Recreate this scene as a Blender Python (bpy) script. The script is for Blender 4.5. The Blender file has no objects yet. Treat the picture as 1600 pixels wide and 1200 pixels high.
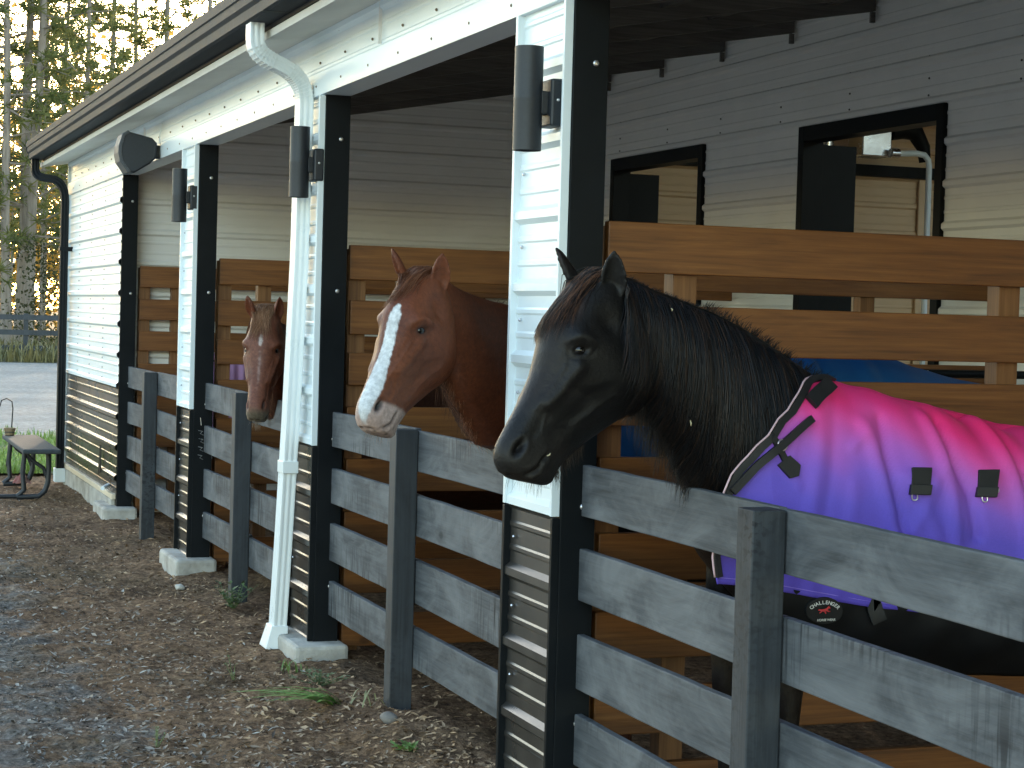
import bpy, bmesh, math, random
import numpy as np
from mathutils import Vector, Matrix, noise
from mathutils.bvhtree import BVHTree
random.seed(11); np.random.seed(11)
SC = bpy.context.scene
COL = SC.collection
PI = math.pi
# world axes: x = into the barn (its open front is the plane x = 0), y = along the front, away from the camera, z = up
U0, BAY = 5.822, 3.2                       # near edge of the nearest column, column spacing
CX = [U0, U0+BAY, U0+2*BAY, U0+3*BAY]      # near edges of the columns
BACK = 3.85                                # back wall of the stalls

# ------------------------------------------------------------------ materials
def nd(nt, t, **kw):
    n = nt.nodes.new(t)
    for k, v in kw.items(): setattr(n, k, v)
    return n
def lk(nt, a, b): nt.links.new(a, b)
def base(name, col=(.5,.5,.5), rough=.6, metal=0., spec=.5):
    m = bpy.data.materials.new(name); m.use_nodes = True
    nt = m.node_tree; b = nt.nodes['Principled BSDF']
    b.inputs['Base Color'].default_value = (*col, 1); b.inputs['Roughness'].default_value = rough
    b.inputs['Metallic'].default_value = metal; b.inputs['Specular IOR Level'].default_value = spec
    return m, nt, b
def coords(nt, scale=(1,1,1), rnd=True):
    tc = nd(nt, 'ShaderNodeTexCoord'); mp = nd(nt, 'ShaderNodeMapping'); mp.inputs['Scale'].default_value = scale
    if rnd:
        oi = nd(nt, 'ShaderNodeObjectInfo'); ad = nd(nt, 'ShaderNodeVectorMath', operation='MULTIPLY_ADD')
        ad.inputs[0].default_value = (1,1,1)
        cm = nd(nt, 'ShaderNodeCombineXYZ')
        mu = nd(nt, 'ShaderNodeMath', operation='MULTIPLY'); mu.inputs[1].default_value = 37.
        lk(nt, oi.outputs['Random'], mu.inputs[0])
        for i in range(3): lk(nt, mu.outputs[0], cm.inputs[i])
        a2 = nd(nt, 'ShaderNodeVectorMath', operation='ADD')
        lk(nt, tc.outputs['Object'], a2.inputs[0]); lk(nt, cm.outputs[0], a2.inputs[1])
        nt.nodes.remove(ad); lk(nt, a2.outputs[0], mp.inputs['Vector'])
    else: lk(nt, tc.outputs['Object'], mp.inputs['Vector'])
    return mp.outputs[0]
def noi(nt, vec, scale=5, detail=4, rough=.6, dist=0.):
    n = nd(nt, 'ShaderNodeTexNoise'); n.inputs['Scale'].default_value = scale; n.inputs['Detail'].default_value = detail
    n.inputs['Roughness'].default_value = rough; n.inputs['Distortion'].default_value = dist
    lk(nt, vec, n.inputs['Vector']); return n.outputs['Fac']
def ramp(nt, fac, stops):
    r = nd(nt, 'ShaderNodeValToRGB'); e = r.color_ramp.elements
    while len(e) < len(stops): e.new(.5)
    for i, (p, c) in enumerate(stops):
        e[i].position = p; e[i].color = (*c, 1) if len(c) == 3 else c
    lk(nt, fac, r.inputs[0]); return r.outputs[0]
def mix(nt, fac, a, b, typ='MIX'):
    m = nd(nt, 'ShaderNodeMix', data_type='RGBA', blend_type=typ)
    for s, v in ((0, fac), (6, a), (7, b)):
        if isinstance(v, (int, float)): m.inputs[s].default_value = v
        elif isinstance(v, tuple): m.inputs[s].default_value = (*v, 1)
        else: lk(nt, v, m.inputs[s])
    return m.outputs[2]
def bump(nt, b, h, strength=.3, dist=.01):
    bp = nd(nt, 'ShaderNodeBump'); bp.inputs['Strength'].default_value = strength; bp.inputs['Distance'].default_value = dist
    lk(nt, h, bp.inputs['Height']); lk(nt, bp.outputs[0], b.inputs['Normal'])
def plain(name, c1, c2, rough=.6, scale=6, stretch=(1,1,1), metal=0., bs=.15, bd=.004, spec=.5, detail=5, rv=.12):
    m, nt, b = base(name, c1, rough, metal, spec)
    v = coords(nt, stretch); f = noi(nt, v, scale, detail)
    lk(nt, ramp(nt, f, [(.3, c1), (.7, c2)]), b.inputs['Base Color'])
    mr = nd(nt, 'ShaderNodeMapRange'); mr.inputs['To Min'].default_value = max(0, rough-rv); mr.inputs['To Max'].default_value = min(1, rough+rv)
    lk(nt, f, mr.inputs[0]); lk(nt, mr.outputs[0], b.inputs['Roughness'])
    if bs: bump(nt, b, noi(nt, v, scale*6, 4), bs, bd)
    return m
def wood(name, dark, mid, light, axis, rough=.6, knots=True, scratch=None, grain=1.):
    """planks: grain runs along the given axis of the object"""
    m, nt, b = base(name, mid, rough)
    st = [9., 9., 9.]; st[axis] = .75
    v = coords(nt, tuple(st))
    g1 = noi(nt, v, 2.2, 6, .62, 1.2)
    v2 = coords(nt, tuple(s*(7 if i != axis else 2.2) for i, s in enumerate(st)))
    g2 = noi(nt, v2, 1.4, 4, .6)
    c = ramp(nt, g1, [(.28, dark), (.5, mid), (.72, light)])
    c = mix(nt, .35*grain, c, ramp(nt, g2, [(.3, tuple(x*.55 for x in mid)), (.65, tuple(min(1, x*1.25) for x in light))]))
    if scratch:
        s3 = [5., 5., 5.]; s3[axis] = 2.2
        p = noi(nt, coords(nt, tuple(s3)), 1.1, 5, .65, .6)
        c = mix(nt, ramp(nt, p, [(.42, (0,0,0)), (.68, (1,1,1))]), c, scratch)
        s4 = [40., 40., 4.]; s4[axis] = 55.; 
        q = noi(nt, coords(nt, tuple(s4)), 1., 2, .5)
        p2 = noi(nt, coords(nt, tuple(x*.6 for x in s3)), .9, 2, .5)
        mm = nd(nt, 'ShaderNodeMath', operation='MULTIPLY')
        lk(nt, ramp(nt, q, [(.5, (0,0,0)), (.62, (1,1,1))]), mm.inputs[0]); lk(nt, ramp(nt, p2, [(.52, (0,0,0)), (.66, (1,1,1))]), mm.inputs[1])
        c = mix(nt, mm.outputs[0], c, dark)
    if knots:
        s5 = [3.1, 3.1, 3.1]; s5[axis] = 1.7
        vo = nd(nt, 'ShaderNodeTexVoronoi'); vo.inputs['Scale'].default_value = 1.; lk(nt, coords(nt, tuple(s5)), vo.inputs['Vector'])
        c = mix(nt, ramp(nt, vo.outputs['Distance'], [(.0, (.85,.85,.85)), (.055, (.75,.75,.75)), (.075, (.25,.25,.25)), (.14, (0,0,0))]), c, tuple(x*.6 for x in dark))
    lk(nt, c, b.inputs['Base Color'])
    bump(nt, b, g2, .35, .003)
    return m
def attr_mat(name, attr, rough=.55, spec=.4, fur=(200, 40, 200), bs=.25, bd=.003, sheen=0., var=.25):
    """colour of a coat or a dyed cloth, stored per vertex"""
    m, nt, b = base(name, (.1,.1,.1), rough, 0, spec)
    a = nd(nt, 'ShaderNodeAttribute'); a.attribute_name = attr
    v = coords(nt, fur, False); f = noi(nt, v, 1., 4, .6)
    v2 = coords(nt, (9,9,9), False); f2 = noi(nt, v2, 1., 4, .6)
    c = mix(nt, var, a.outputs['Color'], ramp(nt, f, [(.3, (.35,.35,.35)), (.7, (1.,1.,1.))]), 'MULTIPLY')
    c = mix(nt, var, c, ramp(nt, f2, [(.3, (.55,.55,.55)), (.7, (1.,1.,1.))]), 'MULTIPLY')
    lk(nt, c, b.inputs['Base Color'])
    if sheen: b.inputs['Sheen Weight'].default_value = sheen; b.inputs['Sheen Roughness'].default_value = .4
    bump(nt, b, f, bs, bd)
    return m

# ------------------------------------------------------------------ mesh builder
class MB:
    def __init__(s): s.v, s.f, s.attr = [], [], []
    def add(s, vs, fs):
        k = len(s.v); s.v += [tuple(map(float, p)) for p in vs]; s.f += [tuple(i+k for i in f) for f in fs]; return s
    def box(s, x0, x1, y0, y1, z0, z1):
        return s.add([(x0,y0,z0),(x1,y0,z0),(x1,y1,z0),(x0,y1,z0),(x0,y0,z1),(x1,y0,z1),(x1,y1,z1),(x0,y1,z1)],
                     [(0,3,2,1),(4,5,6,7),(0,1,5,4),(1,2,6,5),(2,3,7,6),(3,0,4,7)])
    def obox(s, c, ax, ay, az, hx, hy, hz):
        c, ax, ay, az = Vector(c), Vector(ax).normalized(), Vector(ay).normalized(), Vector(az).normalized()
        P = [c+ax*hx*i+ay*hy*j+az*hz*k for k in (-1,1) for (i,j) in ((-1,-1),(1,-1),(1,1),(-1,1))]
        return s.add(P, [(0,3,2,1),(4,5,6,7),(0,1,5,4),(1,2,6,5),(2,3,7,6),(3,0,4,7)])
    def tube(s, pts, r, n=10, cap=True):
        pts = [Vector(p) for p in pts]; R = r if isinstance(r, (list, tuple)) else [r]*len(pts)
        rings, up = [], None
        for i, p in enumerate(pts):
            t = (pts[min(i+1, len(pts)-1)] - pts[max(i-1, 0)]).normalized()
            if up is None: up = t.orthogonal().normalized()
            up = (up - t*up.dot(t)).normalized(); w = t.cross(up)
            rings.append([p + (up*math.cos(2*PI*k/n) + w*math.sin(2*PI*k/n))*R[i] for k in range(n)])
        return s.loft(rings, cap)
    def loft(s, rings, cap=True, closed=True):
        n = len(rings[0]); V = [p for r in rings for p in r]; F = []
        for i in range(len(rings)-1):
            for k in range(n if closed else n-1):
                F.append((i*n+k, i*n+(k+1) % n, (i+1)*n+(k+1) % n, (i+1)*n+k))
        if cap and closed:
            F.append(tuple(range(n-1, -1, -1))); F.append(tuple(range((len(rings)-1)*n, len(rings)*n)))
        return s.add(V, F)
    def grid(s, P):
        return s.loft(P, False, False)
    def lathe(s, c, prof, n=24, ax=(0,0,1)):
        ax = Vector(ax).normalized(); a = ax.orthogonal().normalized(); b = ax.cross(a); c = Vector(c)
        return s.loft([[c + ax*h + (a*math.cos(2*PI*k/n) + b*math.sin(2*PI*k/n))*max(r, 1e-4) for k in range(n)] for r, h in prof])
    def sphere(s, c, r, n=16, m=10, sc=(1,1,1)):
        c = Vector(c)
        return s.loft([[c + Vector((r*sc[0]*math.sin(PI*(j+.02)/(m+.04))*math.cos(2*PI*k/n), r*sc[1]*math.sin(PI*(j+.02)/(m+.04))*math.sin(2*PI*k/n), -r*sc[2]*math.cos(PI*(j+.02)/(m+.04)))) for k in range(n)] for j in range(m+1)])
    def build(s, name, mat, parent=None, smooth=False, bevel=0., origin=None, kind=None, label=None):
        V = np.array(s.v, dtype=float)
        o0 = np.array(origin if origin is not None else (V.min(0)+V.max(0))/2)
        me = bpy.data.meshes.new(name); me.from_pydata((V-o0).tolist(), [], s.f)
        me.materials.append(mat)
        return finish(name, me, o0, parent, smooth, bevel, kind, label)
WL = {}
def finish(name, me, o0, parent=None, smooth=False, bevel=0., kind=None, label=None):
    if smooth is True: me.polygons.foreach_set('use_smooth', [True]*len(me.polygons))
    elif smooth: 
        me.polygons.foreach_set('use_smooth', [True]*len(me.polygons)); me.set_sharp_from_angle(angle=math.radians(smooth))
    o = bpy.data.objects.new(name, me); COL.objects.link(o)
    WL[o.name] = np.array(o0, float)
    if parent is not None: o.parent = parent; o.location = WL[o.name] - WL[parent.name]
    else: o.location = o0
    if bevel:
        m = o.modifiers.new('bevel', 'BEVEL'); m.width = bevel; m.segments = 2; m.limit_method = 'ANGLE'; m.angle_limit = math.radians(50)
    if kind: o['kind'] = kind
    if label: o['label'] = label
    return o
def thing(name, label, cat, loc, group=None):
    o = bpy.data.objects.new(name, None); COL.objects.link(o); o.empty_display_size = .1
    WL[o.name] = np.array(loc, float); o.location = loc; o['label'] = label; o['category'] = cat
    if group: o['group'] = group
    return o
def tag(o, label, cat, group=None, kind=None):
    o['label'] = label; o['category'] = cat
    if group: o['group'] = group
    if kind: o['kind'] = kind
    return o
def text_mesh(s, size=.1, depth=.0008, shear=0., extra=0.):
    cu = bpy.data.curves.new('lettering', 'FONT'); cu.body = s; cu.size = size; cu.extrude = depth; cu.align_x = 'CENTER'; cu.align_y = 'CENTER'; cu.shear = shear; cu.offset = extra
    ob = bpy.data.objects.new('lettering', cu); COL.objects.link(ob)
    dg = bpy.context.evaluated_depsgraph_get(); me = bpy.data.meshes.new_from_object(ob.evaluated_get(dg))
    V = [tuple(v.co) for v in me.vertices]; F = [tuple(p.vertices) for p in me.polygons]
    bpy.data.objects.remove(ob); bpy.data.meshes.remove(me); bpy.data.curves.remove(cu)
    return V, F
def sstep(x, a=0., b=1.):
    x = np.clip((x-a)/(b-a), 0, 1); return x*x*(3-2*x)

# ------------------------------------------------------------------ camera, sky, sun
cd = bpy.data.cameras.new('camera'); cam = bpy.data.objects.new('camera', cd); COL.objects.link(cam); SC.camera = cam
cd.sensor_width = 36; cd.lens = 36*3003.36/1600; cd.clip_start = .05; cd.clip_end = 2000
yaw, pit, rol = .350162, .0349, .028324
Fv = Vector((math.sin(yaw)*math.cos(pit), math.cos(yaw)*math.cos(pit), -math.sin(pit)))
Rv = Vector((math.cos(yaw), -math.sin(yaw), 0)); Uv = Rv.cross(Fv)
R2 = math.cos(rol)*Rv + math.sin(rol)*Uv; U2 = -math.sin(rol)*Rv + math.cos(rol)*Uv
cam.matrix_world = Matrix(((R2.x, U2.x, -Fv.x, -2.30272), (R2.y, U2.y, -Fv.y, 0), (R2.z, U2.z, -Fv.z, 1.66), (0,0,0,1)))
SUN_EL, SUN_AZ = math.radians(8.), math.radians(13)      # low sun behind the pines; azimuth from +y towards +x
W = bpy.data.worlds.new('World'); SC.world = W; W.use_nodes = True
nt = W.node_tree; bg = nt.nodes['Background']
sky = nd(nt, 'ShaderNodeTexSky', sky_type='NISHITA'); sky.sun_disc = False; sky.sun_elevation = SUN_EL; sky.sun_rotation = SUN_AZ
sky.air_density = 1.; sky.dust_density = 1.; sky.ozone_density = .8
lk(nt, sky.outputs[0], bg.inputs[0]); bg.inputs[1].default_value = .15
sd = bpy.data.lights.new('sun', 'SUN'); so = bpy.data.objects.new('sun', sd); COL.objects.link(so)
sd.energy = 1.; sd.angle = math.radians(.6); sd.color = (1., .78, .55)
sdir = Vector((math.sin(SUN_AZ)*math.cos(SUN_EL), math.cos(SUN_AZ)*math.cos(SUN_EL), math.sin(SUN_EL)))
so.rotation_euler = (-sdir).to_track_quat('-Z', 'Y').to_euler(); so.location = (-10, 20, 20)
SC.view_settings.view_transform = 'Standard'; SC.view_settings.look = 'None'; SC.view_settings.gamma = 1; SC.view_settings.use_curve_mapping = False
SC.view_settings.exposure = 2.85
SC.cycles.max_bounces = 8; SC.cycles.diffuse_bounces = 5
# ------------------------------------------------------------------ materials of the barn
M = {}
M['white'] = plain('white_painted_steel', (.68,.755,.785), (.745,.81,.83), .36, 2.5, (1,1,1), bs=.06, bd=.004, rv=.08, spec=.4)
M['inner'] = plain('inner_white_steel', (.72,.71,.685), (.78,.765,.735), .5, 2.5, (1,1,1), bs=.05, bd=.004)
M['tan'] = plain('warm_lit_steel', (.60,.43,.26), (.66,.48,.30), .5, 2.5, bs=.05)  # the aisle's warm light is put into this siding colour
M['bronze'] = plain('dark_bronze_steel', (.016,.0155,.015), (.050,.046,.041), .3, 3.5, (1,1,.5), bs=.1, bd=.004, rv=.15)
M['black'] = plain('black_painted_steel', (.0045,.006,.0075), (.008,.0098,.0115), .5, 4, bs=.05, spec=.14)
M['gutter'] = plain('charcoal_gutter', (.012,.015,.019), (.036,.043,.053), .62, 55, (1,.35,1), bs=.1, bd=.003, metal=.0, spec=.12)
M['soffit'] = plain('dark_soffit', (.016,.017,.019), (.024,.026,.029), .5, 4, bs=.05)
M['deck'] = plain('roof_deck_underside', (.55,.53,.49), (.64,.62,.58), .8, 3)
M['rafter'] = wood('rafter_wood', (.06,.053,.047), (.10,.09,.08), (.14,.128,.112), 0, .8, knots=False)
M['concrete'] = plain('concrete', (.24,.22,.19), (.54,.52,.47), .9, 5, bs=.7, bd=.012)
M['bolt'] = plain('zinc_bolt', (.55,.55,.55), (.7,.7,.7), .3, 20, metal=.9)
M['galv'] = plain('bright_metal', (.5,.5,.5), (.7,.7,.7), .25, 8, metal=1.)
M['downspout'] = plain('white_downspout', (.74,.79,.79), (.80,.83,.83), .3, 5, bs=.05)

PITCH, ZR = .246, 1.0245
def rib_profile(z0, z1):
    """(z, height) of a ribbed steel sheet: one wide rib and two small ones in every pitch"""
    pts = []; k = math.floor((z0-ZR)/PITCH) - 1
    while ZR + k*PITCH < z1 + PITCH:
        b = ZR + k*PITCH
        pts += [(b-.030, 0), (b-.013, .019), (b+.013, .019), (b+.030, 0)]
        for q in (1/3, 2/3):
            c = b + q*PITCH; pts += [(c-.013, 0), (c-.006, .0042), (c+.006, .0042), (c+.013, 0)]
        k += 1
    out = [p for p in pts if z0 < p[0] < z1]
    def h(z):
        for a, b in zip(pts, pts[1:]):
            if a[0] <= z <= b[0]: return a[1] + (b[1]-a[1])*(z-a[0])/max(b[0]-a[0], 1e-9)
        return 0
    return [(z0, h(z0))] + out + [(z1, h(z1))]
def siding(mb, p0, p1, z0, z1, nrm, top=None, dent=.0012, step=.12):
    """sheet from p0 to p1 (plan points), ribs standing out along nrm; top(s) gives an uneven top edge"""
    p0, p1, nrm = Vector((*p0, 0)), Vector((*p1, 0)), Vector((*nrm, 0)); L = (p1-p0).length; n = max(2, int(L/step))
    prof = rib_profile(z0, z1); G = []
    for i in range(n+1):
        p = p0.lerp(p1, i/n); zt = top(i/n) if top else 1e9; row = []
        for z, h in prof:
            zz = min(z, zt); w = dent*noise.noise(Vector((p.x*3+p.y*3, zz*6, 3.1)))
            q = p + nrm*(h+w); row.append((q.x, q.y, zz))
        G.append(row)
    mb.grid(G)
def slab(mb, a, b, t):                        # thin backing box from plan point a to b
    pass
roofz = lambda x: 2.90 + .184*x               # underside of the rafters

BARN = thing('horse_barn', 'white metal-sided horse barn with dark wainscot and open stall fronts along its side', 'barn', (1.8, 9.0, 0))

def screw(p, mat, parent, ax=(-1,0,0)):
    MB().lathe(p, [(.0062, 0), (.0062, .005), (.003, .008)], 8, ax).build('screw', mat, parent)
# --- columns: ribbed white face above, dark wainscot below, black jamb facing the camera
def column(u, last=False):
    c = MB().box(.004, .118, u+.006, u+.46, .06, 2.92).build('column', M['black'], BARN, bevel=.003)
    if not last:
        w = MB(); siding(w, (0, u+.012), (0, u+.455), 1.012, 2.70, (-1,0)); w.build('white_siding', M['white'], c, smooth=25)
        w = MB(); siding(w, (0, u+.012), (0, u+.455)  , .064, 1.006, (-1,0)); w.build('wainscot', M['bronze'], c, smooth=25)
        MB().box(-.026, .03, u+.452, u+.474, 1.012, 2.70).build('corner_trim', M['white'], c, bevel=.002)
        MB().box(-.026, .03, u+.452, u+.474  , .064, 1.006).build('corner_trim', M['black'], c, bevel=.002)
        MB().box(-.03, .0, u-.004, u+.012, 1.012, 2.695).build('corner_trim', M['white'], c, bevel=.002)
    MB().box(-.026, .002, u-.006, u+.0115  , .064, 1.006).build('corner_trim', M['black'], c, bevel=.002) if not last else None
    MB().box(0.001, .122, u-.012, u+.005, .062, 2.90).build('jamb', M['black'], c, bevel=.002)
    for z in (.33, 1.045, 1.76, 2.49):
        MB().lathe((.078, u-.012, z), [(.0105, 0), (.0105, -.004), (.007, -.008), (.001, -.009)], 12, (0,1,0)).build('bolt', M['bolt'], c, smooth=40)
    if not last:
        for z in (.42, .66, .9, 1.15, 1.4, 1.65, 1.9, 2.15, 2.4): screw((-.005, u+.40, z), M['galv'], c, (-1,0,0))
    p = MB(); r = random.Random(int(u*10))
    x0, x1 = -.115, .15
    p.box(x0, x1, u-.13, u+.50, -.15, .062)
    p.build('concrete_pier', M['concrete'], c, bevel=.02)
    return c
for k, u in enumerate(CX): column(u, k == 3)
# graffiti-like scratches that the third column carries on its black jamb
r = random.Random(4)
for k in range(5):
    z = .93 - k*.052; x = .03 + .012*r.random(); u = CX[2]-.0135
    pts = [(x, z), (x+.028, z-.006), (x+.012, z-.02), (x+.034, z-.03)] if k else [(x+.01, z+.03), (x+.016, z-.02)]
    MB().tube([(a, u, b) for a, b in pts], .0022, 5).build('scratch_mark', M['bolt'], BARN)

# --- far closed panel of the front
u0, u1 = CX[3]+.008, 18.70
pan = MB(); siding(pan, (0, u0), (0, u1), 1.012, 2.71, (-1,0), step=.1, dent=.002); pan = pan.build('front_wall', M['white'], BARN, smooth=25)
w = MB(); siding(w, (0, u0), (0, u1), .155, 1.006, (-1,0), step=.1, dent=.003); w.build('wainscot', M['bronze'], pan, smooth=25)
MB().box(.004, .10, u0+.46, u1, .0, 2.92).build('wall_core', M['black'], pan)
MB().box(-.028, .02, u1-.002, u1+.022, .1, 3.0).build('corner_trim', M['white'], pan, bevel=.002)
MB().box(-.034, -.001, u0+.02, u1, .115, .158).build('base_trim', plain('cream_trim', (.62,.52,.38), (.7,.6,.45), .5, 6), pan, bevel=.003)
MB().box(-.03, .08, u0+.1, u1, -.2, .112).build('concrete_kerb', M['concrete'], pan, bevel=.01)
MB().tube([(-.01, u0+.35, .20), (-.09, u0+.12, .195)], .017, 12).build('drain_pipe', M['white'], pan, smooth=40)
gs = plain('grey_screw', (.2,.21,.22), (.3,.31,.32), .4, 5)
for col_u in (u0+.9, u0+1.7, u0+2.5):
    for k in range(21):
        screw((-.002, col_u, 1.06 + k*.082), gs, pan)
tear = MB()
tear.add([(-.026, u0+.74, .50), (-.026, u0+.80, .50), (-.026, u0+.88, .24), (-.026, u0+.72, .27), (-.020, u0+.74, .50), (-.020, u0+.80, .50), (-.020, u0+.88, .24), (-.020, u0+.72, .27)],
         [(0,1,2,3),(7,6,5,4),(0,4,5,1),(1,5,6,2),(2,6,7,3),(3,7,4,0)])
tear.build('torn_flap', M['black'], pan)
# --- side wall of the tack room turned away from the camera, seen only from further left
e = MB(); siding(e, (0, u1+.0), (3.9, u1+.0), .1, 3.6, (0,1), top=lambda s: roofz(3.9*s)+.12); e.build('side_wall', M['white'], BARN, smooth=25)

# --- header over the openings
hd = MB(); siding(hd, (-.004, -6.0), (-.004, u1), 2.80, 3.03, (-1,0), step=.12, dent=.003)
hd = hd.build('header', M['white'], BARN, smooth=25)
hb = MB()                                   # flat trim along its lower edge, with the return under it
nu = 190; G = []
for i in range(nu+1):
    u = -6.0 + (u1-.02+6.0)*i/nu; wv = .0022*noise.noise(Vector((u*2.4, .3, 0)))
    G.append([(-.006, u, 2.815), (-.024+wv, u, 2.808), (-.026+wv, u, 2.765), (-.025-wv, u, 2.722), (-.022, u, 2.700), (.12, u, 2.700)])
hb.grid(G); hb.build('header_trim', M['white'], hd, smooth=35)
MB().box(.004, .118, -6.0, u1, 2.706, 3.02).build('header_beam', M['rafter'], hd)
rs_ = plain('rusty_screw', (.10,.07,.05), (.2,.15,.1), .6, 9); u = 6.35
while u < u1-.2:
    for z in (2.745, 2.86, 2.975): screw((-.022 if z < 2.8 else -.006, u+(.11 if z > 2.9 else 0), z), rs_, hd)
    u += .46
for u in (8.04, 14.3):
    MB().box(-.0245, -.0095, u, u+.0025, 2.82, 3.03).build('sheet_lap', M['inner'], hd)

# --- roof: deck, rafters, soffit, gutter
rf = MB(); n = 2
y0, y1 = -6.0, 18.86
def slope(xa, xb, t0, t1): return [(xa, roofz(xa)+t0), (xb, roofz(xb)+t0), (xb, roofz(xb)+t1), (xa, roofz(xa)+t1)]
def prism_y(mb, poly, ya, yb):
    k = len(poly); mb.add([(x, ya, z) for x, z in poly] + [(x, yb, z) for x, z in poly],
        [tuple(range(k)), tuple(range(2*k-1, k-1, -1))] + [(i, i+k, (i+1) % k+k, (i+1) % k) for i in range(k)])
prism_y(rf, slope(-.27, 7.2, .108, .145), y0, y1)
ROOF = rf.build('roof', M['deck'], BARN)
rs = MB()
for k in range(int((y1-y0)/.23)):
    y = y0 + .1 + k*.23; prism_y(rs, slope(-.235, 7.2, .1452, .162), y, y+.03)
rs.build('roof_rib', M['gutter'], ROOF)
u = -5.2
while u < 18.4:
    r = MB(); prism_y(r, slope(.13, 3.83, .002, .106), u, u+.045)
    r = r.build('rafter', M['rafter'], BARN)
    MB().box(3.80, 3.828, u-.003, u+.022, roofz(3.8)-.065, roofz(3.8)+.0).build('hanger', M['rafter'], r)
    u += 1.0433 if True else 1
lp = MB()
for k in range(5):
    x = .35 + k*.78; prism_y(lp, [(x, roofz(x)+.107), (x+.09, roofz(x+.09)+.107), (x+.09, roofz(x+.09)+.068), (x, roofz(x)+.068)], y0, CX[3])
lp.build('purlin', M['rafter'], ROOF)
# soffit and fascia
sf = MB(); prism_y(sf, [(-.265, 3.005), (-.245, 3.012), (-.02, 3.034), (-.004, 3.034), (-.004, 3.05), (-.265, 3.03)], y0, y1-.05); sf.build('soffit', M['soffit'], ROOF)
MB().box(-.262, -.24, y0, y1-.02, 3.031, 3.20).build('fascia', M['black'], ROOF)
# gutter: stepped (ogee) front, flat bottom
prof = [(-.264, 3.165), (-.264, 3.022), (-.372, 3.022), (-.385, 3.03), (-.388, 3.075), (-.398, 3.088), (-.402, 3.093), (-.404, 3.132), (-.412, 3.138), (-.414, 3.185), (-.408, 3.19), (-.395, 3.19),
        (-.395, 3.182), (-.404, 3.18), (-.404, 3.145), (-.395, 3.137), (-.393, 3.098), (-.38, 3.082), (-.377, 3.034), (-.37, 3.030), (-.272, 3.030), (-.272, 3.165)]
gt = MB(); nu = 160; rings = []
for i in range(nu+1):
    u = y0 + (18.80-y0)*i/nu; w = .0025*noise.noise(Vector((u*1.7, 0, 7)))
    rings.append([(x + (w if x < -.3 else 0), u, z + w*.6) for x, z in prof])
gt.loft(rings); GUT = gt.build('gutter', M['gutter'], BARN, smooth=25)
ec = MB(); prism_y(ec, [(-.264, 3.165), (-.264, 3.021), (-.373, 3.021), (-.387, 3.03), (-.391, 3.078), (-.406, 3.093), (-.416, 3.138), (-.417, 3.188)], 18.80, 18.806); ec.build('end_cap', M['gutter'], GUT)
MB().box(-.396, -.27, 8.66, 8.70, 3.0205, 3.0215).build('seam', M['black'], GUT)

# --- downspouts
def spout(pts, wx, wy, mat, name='downspout', ridged=True, n=6):
    """rectangular pipe swept along points in the plane y = const, shallow flutes on its faces"""
    P = [Vector(p) for p in pts]; rings = []
    sec = []
    def side(ax, sgn):
        out = []
        for j in range(13):
            s = -1 + 2*j/12; d = .0 if not ridged else (-.0035 if j in (3, 4, 8, 9) else 0)
            out.append((s, d))
        return out
    for i, p in enumerate(P):
        t = (P[min(i+1, len(P)-1)]-P[max(i-1, 0)]).normalized(); b = Vector((0,1,0)); a = b.cross(t).normalized()
        ring = []
        for s, d in side(0, 1): ring.append(p + a*(wx+d) + b*(wy*s*.93))
        for s, d in side(1, 1): ring.append(p - a*(wx*s*.93) + b*(wy+d))
        for s, d in side(0, -1): ring.append(p - a*(wx+d) - b*(wy*s*.93))
        for s, d in side(1, -1): ring.append(p + a*(wx*s*.93) - b*(wy+d))
        rings.append(ring)
    mb = MB(); mb.loft(rings); return mb
def bez(a, b, c, d, n=14): 
    a, b, c, d = map(Vector, (a, b, c, d)); return [a*(1-t)**3 + b*3*t*(1-t)**2 + c*3*t*t*(1-t) + d*t**3 for t in [i/n for i in range(n+1)]]
ud = 9.215; xw = -.058
path = [(-.335, ud-.12, 3.03), (-.335, ud-.12, 2.965)] + bez((-.335, ud-.12, 2.95), (-.335, ud-.11, 2.80), (xw, ud-.02, 2.90), (xw, ud, 2.66), 22)[1:]
path += [(xw, ud, 2.62), (xw-.004, ud+.01, 1.9), (xw-.018, ud+.05, 1.1), (xw-.032, ud+.085, .5), (xw-.045, ud+.11, .06)]
fold = []
for i, p in enumerate(path):
    fold.append(p)
DS = spout(path, .035, .052, M['downspout']).build('downspout', M['downspout'], BARN, smooth=40)
bz = bez((-.335, ud-.12, 2.95), (-.335, ud-.11, 2.80), (xw, ud-.02, 2.90), (xw, ud, 2.66), 60)
for i in list(range(6, 26, 3)) + list(range(38, 58, 2)):
    t = (bz[i+1]-bz[i-1]).normalized(); a = Vector((0,1,0)).cross(t).normalized()
    MB().obox(bz[i], a, (0,1,0), t, .0372, .0542, .0022).build('elbow_crimp', M['downspout'], DS)
MB().box(xw-.064, xw+.016, ud-.0, ud+.114, .86, .92).build('coupling', M['downspout'], DS, bevel=.003)
ft = MB(); ft.loft([[(xw-.088, ud+.05, .10), (xw-.004, ud+.05, .10), (xw-.004, ud+.168, .10), (xw-.088, ud+.168, .10)], [(xw-.12, ud+.035, -.01), (xw-.01, ud+.035, -.03), (xw-.01, ud+.18, -.03), (xw-.12, ud+.18, -.01)]]); ft.build('outlet', M['downspout'], DS, bevel=.004)
uf = 18.52
pb = [(-.335, uf+.2, 3.03), (-.335, uf+.2, 2.96)] + bez((-.335, uf+.2, 2.95), (-.335, uf+.18, 2.74), (-.075, uf+.02, 2.98), (-.075, uf, 2.62), 16)[1:] + [(-.075, uf, 2.0), (-.075, uf, 1.0), (-.075, uf, .10)]
DB = spout(pb, .035, .05, M['black']).build('downspout', M['black'], BARN, smooth=40, label='black downspout at the far corner')
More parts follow.
